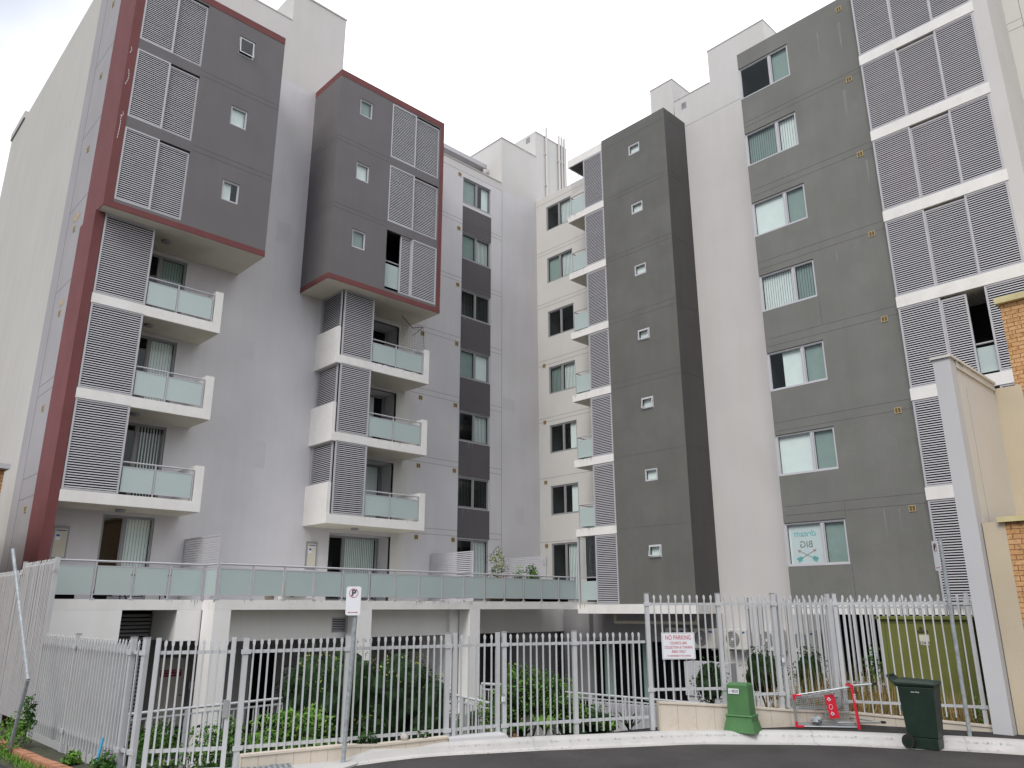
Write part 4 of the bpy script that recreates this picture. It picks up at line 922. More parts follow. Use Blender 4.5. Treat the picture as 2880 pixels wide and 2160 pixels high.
# ================================================================ SIGNS
def sign_pole(label, base, top, plate_c, ang, pw, ph, group, arrow=True):
    e = empty('parking_sign', label, 'sign', group=group)
    m = MB(); m.cyl(base, top, .032, 12); m.cyl(Vector(top), Vector(top)+Vector((0, 0, .012)), .036, 12); m.build('pole', 'galv', e)
    rgt = Vector((cos(ang), sin(ang), 0)); ax_ = (Vector(top)-Vector(base)).normalized(); up_ = (ax_-rgt*ax_.dot(rgt)).normalized(); nrm = rgt.cross(up_)
    c0 = Vector(plate_c); m = MB(); pts = []
    rr = .03; 
    for cx, cy, a0 in ((pw/2-rr, ph/2-rr, 0), (-pw/2+rr, ph/2-rr, 90), (-pw/2+rr, -ph/2+rr, 180), (pw/2-rr, -ph/2+rr, 270)):
        for k in range(5):
            a_ = radians(a0+22.5*k); pts.append(c0+rgt*(cx+rr*cos(a_))+up_*(cy+rr*sin(a_)))
    n = len(pts); m.v += [tuple(p) for p in pts]+[tuple(p-nrm*.004) for p in pts]; m.f.append(tuple(range(n))); m.f.append(tuple(range(2*n-1, n-1, -1)))
    for k in range(n): m.f.append((k, (k+1) % n, n+(k+1) % n, n+k))
    pl = m.build('sign_plate', 'signw', e)
    def at(x, y, d=.002): return c0+rgt*x+up_*y+nrm*d
    m = MB(); R0, R1 = pw*.31, pw*.275; cy = ph*.27
    for k in range(28):
        a0, a1 = 2*pi*k/28, 2*pi*(k+1)/28
        m.quad(at(R0*cos(a0), cy+R0*sin(a0)), at(R0*cos(a1), cy+R0*sin(a1)), at(R1*cos(a1), cy+R1*sin(a1)), at(R1*cos(a0), cy+R1*sin(a0)))
    q = R0*.7; t = .0035; m.quad(at(-q-t, cy-q+t, .005), at(-q+t, cy-q-t, .005), at(q+t, cy+q-t, .005), at(q-t, cy+q+t, .005)); m.build('prohibition_ring', 'signr', pl)
    text(pl, 'P', mat4(at(0, cy, .009), rgt, up_), pw*.62, 'signk', extrude=.003)
    m = MB(); yy = -ph*.40; h_ = .004; m.quad(at(-pw*.27, yy-h_), at(pw*.27, yy-h_), at(pw*.27, yy+h_), at(-pw*.27, yy+h_))
    for s in (1, -1): m.quad(at(s*pw*.34, yy), at(s*pw*.25, yy+.012), at(s*pw*.25, yy-.012))
    m.build('arrow', 'signr', pl)
    m = MB()
    for yy in (ph*.38, -ph*.38):
        cc = at(0, yy, -.02); m.bar(cc-rgt*.0, cc+(Vector(top)-cc).project(rgt), .02, .03)
    m.build('bracket', 'galv', e)
    return e
GP = 'no parking sign poles at the kerb'
vr = Vector((-fw.y, fw.x, 0)).normalized()
sign_pole('no parking P sign facing the road on a leaning pole before the hedge', (6.337, 9.932, -2.02), (6.393, 9.879, .284), (6.325, 9.87, .12), YAW-pi/2+.05, .21, .40, GP)
sign_pole('no parking P sign turned side on, on a galvanised pole before the kiosk', (14.565, 4.577, -1.98), (14.572, 4.571, 1.143), (14.49, 4.64, .86), YAW-pi/2-1.69, .235, .50, GP)
# NO PARKING board
e = empty('notice_board', 'white board reading no parking, council bin collection and turning area only', 'sign')
p0 = Vector((11.5, 8.53, 0)); u_ = (Vector((12.57, 7.76, 0))-p0).normalized(); nr = Vector((u_.y, -u_.x, 0)); 
if nr.dot(Vector((1, 1, 0))) > 0: nr = -nr
bc = p0+u_*.52+nr*.05+Vector((0, 0, -.62)); bwid, bh_ = .60, .44
m = MB(); m.hexa([bc+u_*x+Vector((0, 0, z))+nr*d for z in (-bh_/2, bh_/2) for x, d in ((-bwid/2, 0), (bwid/2, 0), (bwid/2, .006), (-bwid/2, .006))]); pl = m.build('board', 'signw', e)
m = MB(); f2 = lambda s, t, d: tuple(bc+u_*s+Vector((0, 0, t))+nr*(.006+d)); rim(m, f2, -bwid/2+.012, bwid/2-.012, -bh_/2+.012, bh_/2-.012, .004, 0, .001); m.build('border', 'greyp', pl)
for s_, z, sz in (('NO PARKING', .135, .108), ('COUNCIL BIN', .045, .066), ('COLLECTION & TURNING', -.025, .060), ('AREA ONLY', -.095, .066), ('NO RESPONSIBILITY FOR DAMAGE', -.165, .038)):
    text(pl, s_, mat4(bc+Vector((0, 0, z))+nr*.0075, u_, (0, 0, 1)), sz, 'signr', extrude=.0005, sx=.72)

# ================================================================ STREET OBJECTS
# green cable pillar
e = empty('cable_pillar', 'green electricity cable pillar with number plate standing on the footpath', 'utility box', (12.56, 7.45, ZP), rz=YAW-pi/2-.62)
def frust(m, w0, d0, z0, w1, d1, z1):
    w0, w1, d0, d1, z0, z1 = w0*1.2, w1*1.25, d0*1.1, d1*1.1, z0*.9, z1*.9
    return m.hexa([(-w0, -d0, z0), (w0, -d0, z0), (w0, d0, z0), (-w0, d0, z0), (-w1, -d1, z1), (w1, -d1, z1), (w1, d1, z1), (-w1, d1, z1)])
m = MB(); frust(m, .225, .175, -.02, .185, .15, .17); frust(m, .185, .15, .17, .175, .14, .27); m.build('base', 'pgreen', e)
m = MB(); frust(m, .195, .16, .262, .18, .145, .285); m.build('base_lip', 'pgreen', e)
m = MB(); frust(m, .16, .13, .28, .145, .12, .80); frust(m, .145, .12, .80, .128, .10, .835); m.build('body', 'pgreen', e)
m = MB(); m.hexa([(-.15, -.149, .585), (.03, -.149, .585), (.03, -.13, .585), (-.15, -.13, .585), (-.15, -.143, .665), (.03, -.143, .665), (.03, -.12, .665), (-.15, -.12, .665)]); np_ = m.build('number_plate', 'signw', e)
text(np_, '118020', mat4((-.06, -.1485, .625), (1, 0, 0), (0, .075, 1)), .068, 'signk', sx=.8)

# wheelie bin (seen from its side)
e = empty('wheelie_bin', 'dark green wheelie bin standing at the kerb beside the trolley', 'bin', (13.78, 5.0, ZR+.004), rz=radians(-83)); e.scale = (.87, .92, 1)
# local +x = front of the bin (picture right), -x = handle and wheels, y = width
m = MB()
def ring_(z, x0, x1, w_): return [(x0, -w_, z), (x1, -w_, z), (x1, w_, z), (x0, w_, z)]
rs = [ring_(.0, -.17, .27, .20), ring_(.16, -.20, .275, .205), ring_(.17, -.215, .285, .215), ring_(.90, -.27, .33, .255), ring_(.93, -.29, .35, .275), ring_(.96, -.29, .35, .275)]
for a_, b_ in zip(rs[:-1], rs[1:]): m.hexa(a_+b_)
body = m.build('body', 'bin', e)
bv = body.modifiers.new('b', 'BEVEL'); bv.width = .012; bv.segments = 2; bv.limit_method = 'ANGLE'
m = MB(); m.hexa([(-.30, -.28, .965), (.37, -.28, .95), (.37, .28, .95), (-.30, .28, .965), (-.28, -.26, 1.01), (.33, -.25, .985), (.33, .25, .985), (-.28, .26, 1.01)]); ld = m.build('lid', 'bin', e)
m = MB(); m.tube([(-.29, -.2, .95), (-.38, -.2, 1.0), (-.43, -.2, 1.05), (-.43, .2, 1.05), (-.38, .2, 1.0), (-.29, .2, .95)], .022, 8); m.hexa([(-.30, -.26, .90), (-.27, -.26, .90), (-.27, .26, .90), (-.30, .26, .90), (-.42, -.24, 1.02), (-.39, -.24, 1.04), (-.39, .24, 1.04), (-.42, .24, 1.02)]); m.build('handle', 'bin', e)
for s in (1, -1):
    m = MB(); m.cyl((-.20, s*.24, .105), (-.20, s*.29, .105), .105, 20); wh = m.build('wheel', 'rubber', e)
    m = MB(); m.cyl((-.20, s*.289, .105), (-.20, s*.296, .105), .06, 16)
    for k in range(6): m.bar((-.2, s*.298, .105), (-.2+.06*cos(k*pi/3), s*.298, .105+.06*sin(k*pi/3)), .012, .012)
    m.build('hub', 'bin', wh)
m = MB(); m.cyl((-.2, -.28, .105), (-.2, .28, .105), .012, 8); m.build('axle', 'galv', e)
m = MB(); m.box(.02, .09, -.262, -.258, .855, .862); 
text(e, 'Inner West', mat4((.02, -.262, .83), (1, 0, 0), (0, 0, 1)), .03, 'signw', name='lettering')

# shopping trolley on its side
tx = Vector((14.0-13.36, 6.07-6.87, 0)); tl = tx.length; ux = tx.normalized(); uy = Vector((-ux.y, ux.x, 0))
if uy.dot(Vector((1, 1, 0))) < 0: uy = -uy
e = empty('shopping_trolley', 'chrome shopping trolley with red trim lying on its side at the kerb', 'trolley')
O = Vector((13.44, 6.92, ZP+.03)); uz = Vector((0, 0, 1))
def T(x, y, z): return O+ux*x+uy*y+uz*z          # x: front to handle, y: into the picture (basket floor), z up (basket width)
def W(x): return .50+.15*x                      # width grows to the handle
m = MB(); xb = .98
def hgt(x): return .30+.14*x
# rim (open top faces the road, y=0)
m.tube([T(0, 0, 0), T(xb, 0, 0), T(xb, 0, W(xb)), T(0, 0, W(0)), T(0, 0, 0)], .009, 6)
m.tube([T(.03, hgt(0), .05), T(xb, hgt(xb), .04), T(xb, hgt(xb), W(xb)-.04), T(.03, hgt(0), W(0)-.05), T(.03, hgt(0), .05)], .007, 6)
m.build('basket_rim', 'chrome', e)
m = MB(); nx = 30
for k in range(nx+1):
    x = xb*k/nx; r_ = .0045
    m.tube([T(x, 0, 0), T(x, hgt(x), .05), T(x, hgt(x), W(x)-.05), T(x, 0, W(x))], r_, 4)
for k in range(1, 12):
    f = k/12; m.tube([T(.02, hgt(0), .05+(W(0)-.1)*f), T(xb, hgt(xb), .05+(W(xb)-.1)*f)], .0042, 4)
for k in range(1, 8):
    f = k/8
    m.tube([T(0, hgt(0)*f, .05*f), T(xb, hgt(xb)*f, .05*f)], .0042, 4); m.tube([T(0, hgt(0)*f, W(0)-.05*f), T(xb, hgt(xb)*f, W(xb)-.05*f)], .0042, 4)
    m.tube([T(0, hgt(0)*f, .03), T(0, hgt(0)*f, W(0)-.03)], .0042, 4)
for k in range(1, 10):
    f = k/10; m.tube([T(0, 0, W(0)*f), T(0, hgt(0), W(0)*f)], .0042, 4)
m.build('basket_wires', 'chrome', e)
m = MB()
for a_, b_ in ((0, 1), (W(0), -1)):
    m.bar(T(-.01, -.004, a_+b_*-.012), T(-.01, -.004, a_+b_*.08), .035, .03); m.bar(T(-.02, -.004, a_), T(.11, -.004, a_+b_*.005), .035, .03)
m.build('corner_bumper', 'redp', e)
m = MB(); hb = T(xb+.03, -.02, -.03); ht = T(xb-.02, -.02, W(xb)+.03); m.bar(hb, ht, .038, .038); m.bar(ht, T(xb-.12, -.0, W(xb)+.035), .03, .025); hd = m.build('handle', 'redp', e)
text(hd, 'coles', mat4(T(xb+.0, -.05, W(xb)*.72), (uz*1.0+ux*-.06), -ux), .07, 'signw')
m = MB(); sx0, sx1, sz0, sz1 = .53, .70, .12, .50; sk = -.03
m.hexa([T(sx0+.04, .06, sz0), T(sx1+.04, .10, sz0+.01), T(sx1+.04, .12, sz0+.01), T(sx0+.04, .08, sz0), T(sx0-.02, .06, sz1), T(sx1-.02, .10, sz1+.01), T(sx1-.02, .12, sz1+.01), T(sx0-.02, .08, sz1)])
st = m.build('child_seat', 'redp', e)
m = MB()
for z in (.2, .43):
    for dx, dz in ((0, 0), (.03, .015), (.02, -.02), (.045, -.005), (.01, .025)):
        m.cyl(T(.58+dx-(z-.3)*.15, .05+dx*.2, z+dz), T(.58+dx-(z-.3)*.15, .062, z+dz), .010, 8)
for k in range(14): 
    a0 = 2*pi*k/14; a1 = 2*pi*(k+1)/14; m.cyl(T(.60+.03*cos(a0), .06, .31+.04*sin(a0)), T(.60+.03*cos(a1), .06, .31+.04*sin(a1)), .003, 4)
m.build('seat_print', 'signw', st)
m = MB(); m.tube([T(.5, .04, sz0), T(.48, .04, sz1+.03), T(.8, .08, sz1+.05), T(.84, .1, sz0)], .008, 6); m.tube([T(.36, .1, .04), T(.33, .1, W(.4)-.06), T(.9, .3, W(.9)-.05)], .01, 6); m.build('seat_frame', 'chrome', e)
m = MB(); m.tube([T(xb-.1, .02, W(xb)+.01), T(xb+.34, .0, W(xb)+.045)], .015, 8); m.tube([T(xb-.3, .06, .06), T(xb+.42, .1, .07)], .015, 8)
m.tube([T(.2, hgt(.2)+.12, .12), T(xb-.2, hgt(xb)+.32, .1), T(xb+.34, .3, .07)], .013, 8); m.tube([T(.2, hgt(.2)+.12, W(.2)-.12), T(xb-.2, hgt(xb)+.32, W(xb)-.1), T(xb+.3, .25, W(xb)+.0)], .013, 8)
m.tube([T(.2, hgt(.2)+.12, .12), T(.2, hgt(.2)+.12, W(.2)-.12)], .013, 8); m.build('undercarriage', 'chrome', e)
for p in (T(xb+.36, .02, W(xb)+.045), T(xb+.46, .12, .07), T(.15, hgt(.2)+.2, .12), T(.15, hgt(.2)+.2, W(.2)-.12)):
    m = MB(); m.cyl(p-uz*.015, p+uz*.015, .05, 14); m.cyl(p-uz*.02, p+uz*.02, .022, 10); m.build('castor', 'rubber', e)
# crumpled plastic bag in the trolley
m = MB(); bmx = bmesh.new(); bmesh.ops.create_icosphere(bmx, subdivisions=3, radius=.09)
for v in bmx.verts: v.co *= 1+.45*noise.noise(v.co*22); v.co.z *= .7
for v in bmx.verts: v.co = v.co+T(.36, .12, .09)
me = bpy.data.meshes.new('plastic_bag'); bmx.to_mesh(me); bmx.free(); me.materials.append(MT['galv']); o = bpy.data.objects.new('plastic_bag', me); C.objects.link(o); tag(o, 'crumpled clear plastic bag inside the fallen trolley', 'bag')

# olive substation kiosk
e = empty('substation_kiosk', 'olive green metal substation kiosk behind the tall fence', 'utility box')
m = MB(); m.box(17.5, 19.0, 5.18, 6.93, -2.4, -.22); bd = m.build('cabinet', 'olive', e)
m = MB(); m.box(17.44, 19.06, 5.12, 6.99, -.22, -.165); m.build('roof', 'olive', e)
fK = FX(17.5); m = MB(); rim(m, fK, 5.35, 6.83, -2.3, -.30, .008, 0, .002); m.build('door_gap', 'oliv2', bd)
m = MB(); fb(m, fK, 5.37, 6.81, -2.28, -.32, .0, .012); dr = m.build('door', 'olive', bd)
m = MB(); m.cyl(fK(6.11, -.39, .01), fK(6.11, -.39, .03), .03, 12); fb(m, fK, 5.98, 6.18, -.47, -.43, .012, .03); m.build('door_latch', 'oliv2', bd)
m = MB(); fb(m, fK, 5.97, 6.16, -.72, -.52, .012, .018); pl = m.build('identity_plate', 'soffit', bd)
text(pl, '25428', mat4(fK(6.065, -.68, .02), (0, -1, 0), (0, 0, 1)), .085, 'signk')
m = MB(); m.box(17.5, 18.5, 4.4, 5.0, -2.4, -.25); tag(m.build('cable_cabinet', 'plumd'), 'dark slim cabinet right of the olive kiosk', 'utility box')

# air conditioners on the right undercroft wall
def ac():
    e = empty('air_conditioner', '', 'air conditioner', (26.55, 0, 0))
    m = MB(); m.box(0, .34, -.46, .46, -.36, .36); c = m.build('casing', 'acw', e)
    b_ = c.modifiers.new('b', 'BEVEL'); b_.width = .02; b_.segments = 2
    m = MB()
    for r_ in (.28, .22, .16, .10):
        for k in range(24):
            a0, a1 = 2*pi*k/24, 2*pi*(k+1)/24; m.cyl((-.012, .13+r_*cos(a0), r_*sin(a0)), (-.012, .13+r_*cos(a1), r_*sin(a1)), .006, 4, cap=False)
    m.cyl((-.015, .13, 0), (-.005, .13, 0), .055, 14); m.build('fan_guard', 'acw', e)
    m = MB(); m.cyl((-.006, .13, 0), (.0, .13, 0), .29, 28)
    m.build('fan', 'acg', e)
    m = MB(); n = 20; i = 0; m.v = [(-.004, -.30+.09*cos(2*pi*k/n), .24+.035*sin(2*pi*k/n)) for k in range(n)]; m.f = [tuple(range(n))]; m.build('badge', 'blue', e)
    m = MB(); m.box(-.02, .4, -.36, -.32, -.42, -.36); m.box(-.02, .4, .32, .36, -.42, -.36); m.build('wall_bracket', 'galv', e)
    return e
labs = ['white air conditioner unit farthest left under the dark block', 'white air conditioner unit right of the no parking board', 'white air conditioner unit above the green cable pillar', 'white air conditioner unit behind the tall gate', 'white air conditioner unit nearest the dark kiosk yard opening']
a0 = ac()
for i, y in enumerate((18.4, 17.1, 15.75, 14.4, 13.1)):
    o = a0 if i == 0 else copy_tree(a0); o.location = (26.55, y, -1.08); o['label'] = labs[i]; o['group'] = 'air conditioner units on the undercroft wall'

# ================================================================ PLANTS
def leaves(name, mt, cen, rad, n, size, parent, shape=None, seed=1, flat=False):
    rnd = random.Random(seed); m = MB()
    clumps = [(Vector((rnd.gauss(0, .42), rnd.gauss(0, .42), rnd.gauss(0, .42))), rnd.uniform(.22, .45)) for _ in range(26)]
    k = 0; tries = 0
    while k < n and tries < n*20:
        tries += 1
        c, r = rnd.choice(clumps); d = Vector((rnd.gauss(0, 1), rnd.gauss(0, 1), rnd.gauss(0, 1))).normalized(); q = c+d*r*rnd.uniform(.7, 1.05)
        if q.length > 1.15: continue
        p = Vector(cen)+Vector((q.x*rad[0], q.y*rad[1], q.z*rad[2]))
        if p.z < cen[2]-rad[2]*1.0: continue
        nrm = (d*.6+Vector((rnd.gauss(0, .5), rnd.gauss(0, .5), rnd.gauss(.3, .5)))).normalized()
        t = nrm.cross(Vector((rnd.gauss(0, 1), rnd.gauss(0, 1), rnd.gauss(0, 1)))).normalized(); b = nrm.cross(t); s = size*rnd.uniform(.6, 1.3)
        m.quad(p-t*s, p-b*s*.42, p+t*s, p+b*s*.42); k += 1
    return m.build(name, mt, parent)
def stemset(par, cen, rad, n, seed, mt='bark', r=.012):
    rnd = random.Random(seed); m = MB(); base = Vector((cen[0], cen[1], cen[2]-rad[2]-.15))
    for k in range(n):
        a = rnd.uniform(0, 2*pi); tip = Vector(cen)+Vector((cos(a)*rad[0]*.7, sin(a)*rad[1]*.7, rad[2]*rnd.uniform(-.1, .8))); mid = base.lerp(tip, .5)+Vector((rnd.uniform(-.05, .05), rnd.uniform(-.05, .05), .1))
        m.cyl(base, mid, r, 5, r*.7); m.cyl(mid, tip, r*.7, 5, r*.3)
    return m.build('stems', mt, par)
def core_(par, cen, rad, mt='g_dark', seed=0, f=.78):
    bmx = bmesh.new(); bmesh.ops.create_icosphere(bmx, subdivisions=4, radius=1)
    for v in bmx.verts:
        v.co *= f*(1+.28*noise.noise(v.co*2.3+Vector((seed, 0, 0))))
        v.co = Vector((v.co.x*rad[0]+cen[0], v.co.y*rad[1]+cen[1], v.co.z*rad[2]+cen[2]))
    me = bpy.data.meshes.new('inner_foliage'); bmx.to_mesh(me); bmx.free(); me.materials.append(MT[mt]); o = bpy.data.objects.new('inner_foliage', me); C.objects.link(o); o.parent = par
hd = empty('hedge', 'big dark glossy hedge with yellow tips behind the leaning sign pole', 'shrub')
hedge_c = [((7.62, 12.0, -1.38), (.66, .62, .82)), ((8.35, 11.55, -1.42), (.66, .6, .78)), ((8.78, 11.25, -1.72), (.5, .45, .72)), ((7.15, 12.35, -1.5), (.5, .5, .85)), ((7.9, 11.6, -1.95), (.5, .4, .35))]
for i, (c, r) in enumerate(hedge_c):
    core_(hd, c, r, seed=i, f=.82)
    leaves('foliage', 'g_dark', c, r, 2600, .032, hd, seed=10+i); leaves('green_leaves', 'g_mid', (c[0], c[1], c[2]+.06), r, 350, .03, hd, seed=30+i)
    leaves('yellow_tips', 'g_yel', (c[0]-.05, c[1]-.05, c[2]+r[2]*.55), (r[0]*.9, r[1]*.9, r[2]*.45), 170, .026, hd, seed=50+i)
stemset(hd, (7.9, 11.8, -1.6), (.8, .6, .7), 12, 3)
bs = empty('shrub', 'bright green rounded shrub behind the fence right of the narrow gate', 'shrub')
for i, (c, r) in enumerate([((10.22, 10.42, -1.48), (.50, .46, .50)), ((10.66, 10.08, -1.55), (.44, .42, .47)), ((10.0, 10.65, -1.78), (.42, .4, .42)), ((10.95, 9.85, -1.85), (.34, .32, .34))]):
    core_(bs, c, r, 'g_dark', i+5, .6); leaves('foliage', 'g_mid', c, r, 2000, .032, bs, seed=70+i); leaves('young_leaves', 'g_light', (c[0], c[1], c[2]+.05), r, 1100, .028, bs, seed=90+i)
stemset(bs, (10.3, 10.3, -1.7), (.5, .4, .5), 10, 4)
lg_ = empty('fern_bush', 'pale green leafy plant spilling over the low planter wall', 'plant')
for i, (c, r) in enumerate([((6.3, 11.7, -1.78), (.5, .45, .3)), ((6.75, 11.5, -1.75), (.4, .4, .34)), ((5.95, 11.4, -1.98), (.4, .4, .26)), ((6.2, 10.7, -1.96), (.55, .25, .16))]):
    leaves('foliage', 'g_light', c, r, 700, .045, lg_, seed=110+i); leaves('lower_leaves', 'g_mid', (c[0], c[1], c[2]-.08), r, 500, .04, lg_, seed=130+i)
stemset(lg_, (6.3, 11.4, -1.9), (.4, .4, .3), 8, 6, 'g_mid', .006)
vt = empty('garden_plant', 'mixed low green plants behind the left gate and handrail', 'plant')
for i, c in enumerate([(4.9, 13.0, -2.1), (5.6, 12.6, -2.1), (5.4, 14.0, -2.2), (6.6, 14.2, -2.2)]):
    leaves('foliage', 'g_mid', c, (.4, .4, .4), 500, .04, vt, seed=150+i); leaves('pale_leaves', 'g_light', c, (.4, .4, .4), 150, .04, vt, seed=170+i)
for i, (c, r, lab) in enumerate([((5.4, 17.0, -3.35), (1.3, .7, .32), 'low groundcover behind the left handrail'), ((8.3, 16.8, -3.3), (1.5, .7, .35), 'low groundcover below the lift sign'), ((12.2, 13.6, -2.6), (1.0, .7, .6), 'dark groundcover shrub behind the bright shrub'), ((13.4, 11.6, -2.35), (.9, .6, .32), 'low dark shrub in front of the long handrail')]):
    e = empty('garden_shrub', lab, 'shrub', group='dark shrubs deep in the sunken garden'); core_(e, c, r, seed=40+i, f=.8); leaves('foliage', 'g_dark', c, r, 1500, .045, e, seed=250+i); leaves('green_leaves', 'g_mid', (c[0], c[1], c[2]+.08), r, 700, .04, e, seed=260+i)
tl_ = empty('ivy_clump', 'small dark leafy clump at the foot of the fence beside the narrow gate', 'plant')
leaves('foliage', 'g_dark', (7.72, 9.95, -1.84), (.22, .12, .14), 260, .03, tl_, seed=190); leaves('green_leaves', 'g_mid', (7.72, 9.95, -1.82), (.22, .12, .14), 160, .03, tl_, seed=191)
tl_ = empty('ivy_clump', 'small dark leafy clump at the foot of the leaning sign pole', 'plant')
leaves('foliage', 'g_dark', (6.85, 10.12, -1.82), (.2, .12, .14), 240, .03, tl_, seed=192); leaves('green_leaves', 'g_mid', (6.85, 10.12, -1.8), (.2, .12, .14), 120, .03, tl_, seed=193)
# strap leaved plants
def strap(label, c, n, h, mt, seed, w_=.03, group='strap leaved plants in the sunken garden'):
    e = empty('strap_plant', label, 'plant', c, group); rnd = random.Random(seed); m = MB()
    for k in range(n):
        a = rnd.uniform(0, 2*pi); L_ = h*rnd.uniform(.7, 1.15); d = Vector((cos(a), sin(a), 0)); s = Vector((-sin(a), cos(a), 0)); prev = None
        for i in range(7):
            t = i/6; p = d*(L_*.75*t**1.4)+Vector((0, 0, L_*(1.15*t-.55*t*t*rnd.uniform(.8, 1.2)))); ww = w_*(sin(pi*min(.98, t*.85+.12)))*1.0
            cur = (p-s*ww, p+s*ww)
            if prev: m.quad(prev[0], prev[1], cur[1], cur[0])
            prev = cur
    m.build('blades', mt, e); return e
strap('dark strap leaved plant beneath the bright shrub', (9.75, 9.9, -2.12), 26, .45, 'g_mid', 1)
strap('yellow green strap leaved plant right of the bright shrub', (10.15, 9.75, -2.05), 22, .5, 'g_light', 2)
strap('broad dark leaved plant behind the last low panel', (10.75, 9.25, -2.1), 20, .4, 'g_dark', 3, .045)
strap('bright pale agave like plant in the last low panel', (11.05, 9.1, -2.05), 16, .3, 'g_light', 4, .04)
strap('thin dark leaved plant by the tall corner post', (11.4, 8.95, -2.05), 12, .42, 'g_dark', 5, .03)
strap('broad leaved plant at the foot of the bollard', (9.4, 10.1, -2.12), 20, .35, 'g_mid', 6, .045)
for i, (c, r, lab) in enumerate([((15.3, 9.75, -1.5), (.42, .42, .5), 'dark bushy shrub behind the no parking board'), ((16.2, 9.0, -1.35), (.5, .5, .55), 'dark bushy shrub behind the green cable pillar'), ((16.9, 8.3, -1.4), (.35, .4, .6), 'tall dark shrub behind the tall gate')]):
    e = empty('bush', lab, 'shrub', group='dark shrubs below the air conditioners'); core_(e, c, r, seed=20+i, f=.7)
    leaves('foliage', 'g_dark', c, r, 1700, .032, e, seed=210+i); leaves('green_leaves', 'g_mid', c, r, 260, .03, e, seed=230+i); stemset(e, c, r, 6, 12+i)
# dry grass (stuff) in the kiosk yard
rnd = random.Random(5); m = MB(); m2 = MB()
for k in range(3200):
    t = rnd.random(); c = Vector((14.9, 7.6, 0)).lerp(Vector((16.3, 4.7, 0)), t)+Vector((rnd.uniform(-.45, .9), rnd.uniform(-.5, .9), 0)); h = rnd.uniform(.2, .6)*(1.75 if t < .6 and rnd.random() < .45 else 1); zb = -1.98
    tip = c+Vector((rnd.gauss(0, .12), rnd.gauss(0, .12), zb+h)); c.z = zb; s = Vector((rnd.gauss(0, 1), rnd.gauss(0, 1), 0)).normalized()*.006
    (m if rnd.random() < .72 else m2).quad(c-s, c+s, tip)
tag(m.build('dry_grass', 'straw'), 'tall dry straw coloured grass inside the kiosk yard', 'grass', kind='stuff')
tag(m2.build('green_weeds', 'g_mid'), 'green weeds mixed in the kiosk yard grass', 'grass', kind='stuff')
e = empty('weed', 'tall green weed at the left side of the olive kiosk', 'plant'); leaves('foliage', 'g_mid', (17.0, 7.0, -1.2), (.18, .2, .6), 420, .035, e, seed=300); stemset(e, (17.0, 7.0, -1.2), (.1, .1, .6), 4, 20, 'g_mid', .006)
e = empty('weed', 'green weed low beside the boundary wall pier', 'plant'); leaves('foliage', 'g_light', (15.9, 4.75, -1.75), (.2, .14, .28), 220, .03, e, seed=301)
# verge weeds (left)
for i, (x, y, r, h, lab) in enumerate([(3.78, 11.55, .17, .20, 'leafy weed clump at the foot of the left fence post'), (3.68, 12.6, .12, .12, 'small weed clump halfway along the left fence'), (3.35, 14.6, .30, .35, 'tall bushy weeds at the far end of the brick edging')]):
    e = empty('weed_clump', lab, 'weeds', group='weeds on the left verge'); leaves('foliage', 'g_light' if i != 0 else 'g_mid', (x, y, ZR+.06+h*.5), (r, r*1.3, h), 420, .035, e, seed=310+i); leaves('dark_leaves', 'g_mid', (x, y, ZR+.06+h*.4), (r, r, h), 200, .03, e, seed=320+i)
e = empty('tall_weed', 'single tall feathery weed by the bent pipe barrier', 'weeds'); m = MB(); m.cyl((3.45, 14.2, ZR), (3.47, 14.2, -1.25), .008, 5, .004); m.build('stem', 'g_mid', e); leaves('leaves', 'g_mid', (3.47, 14.2, -1.5), (.1, .1, .28), 150, .045, e, seed=330)
m = MB(); rnd = random.Random(9)
for k in range(900):
    y = rnd.uniform(10.8, 15.2); x = 3.30+.09*(12-y)*.1+rnd.gauss(0, .07)-.02; h = rnd.uniform(.03, .1); s = Vector((rnd.gauss(0, 1), rnd.gauss(0, 1), 0)).normalized()*.008
    c = Vector((x, y, ZR+.02)); m.quad(c-s, c+s, c+Vector((rnd.gauss(0, .04), rnd.gauss(0, .04), h)))
tag(m.build('verge_grass', 'g_light'), 'short bright grass along the brick edging', 'grass', kind='stuff')
m = MB(); m.cyl((3.74, 11.75, -1.95), (3.78, 11.75, -1.62), .02, 8); tag(m.build('plastic_strap', 'plas'), 'bright blue plastic scrap at the foot of the left fence', 'litter')
bmx = bmesh.new(); bmesh.ops.create_icosphere(bmx, subdivisions=2, radius=.06)
for v in bmx.verts: v.co *= 1+.3*noise.noise(v.co*14)
me = bpy.data.meshes.new('stone'); bmx.to_mesh(me); bmx.free(); me.materials.append(MT['stone']); o = bpy.data.objects.new('stone', me); C.objects.link(o); o.location = (7.35, 9.92, -1.79); tag(o, 'pale lump of stone on the low planter wall', 'stone')
# grit on the road
m = MB(); rnd = random.Random(3)
for k in range(160):
    d = rnd.uniform(7.5, 12.4); a_ = YAW+rnd.uniform(-.55, .35); x, y = d*cos(a_), d*sin(a_); s = rnd.uniform(.004, .011)
    i = len(m.v)
    if y > 14-x*.72-2.2 and d > 10.2: continue
    m.v += [(x-s, y-s, ZR+.001), (x+s, y-s*.6, ZR+.001), (x+s*.5, y+s, ZR+.001), (x, y, ZR+.001+s)]; m.f += [(i, i+1, i+3), (i+1, i+2, i+3), (i+2, i, i+3)]
tag(m.build('road_grit', 'stone'), 'scattered pale grit and leaf crumbs on the asphalt', 'grit', kind='stuff')

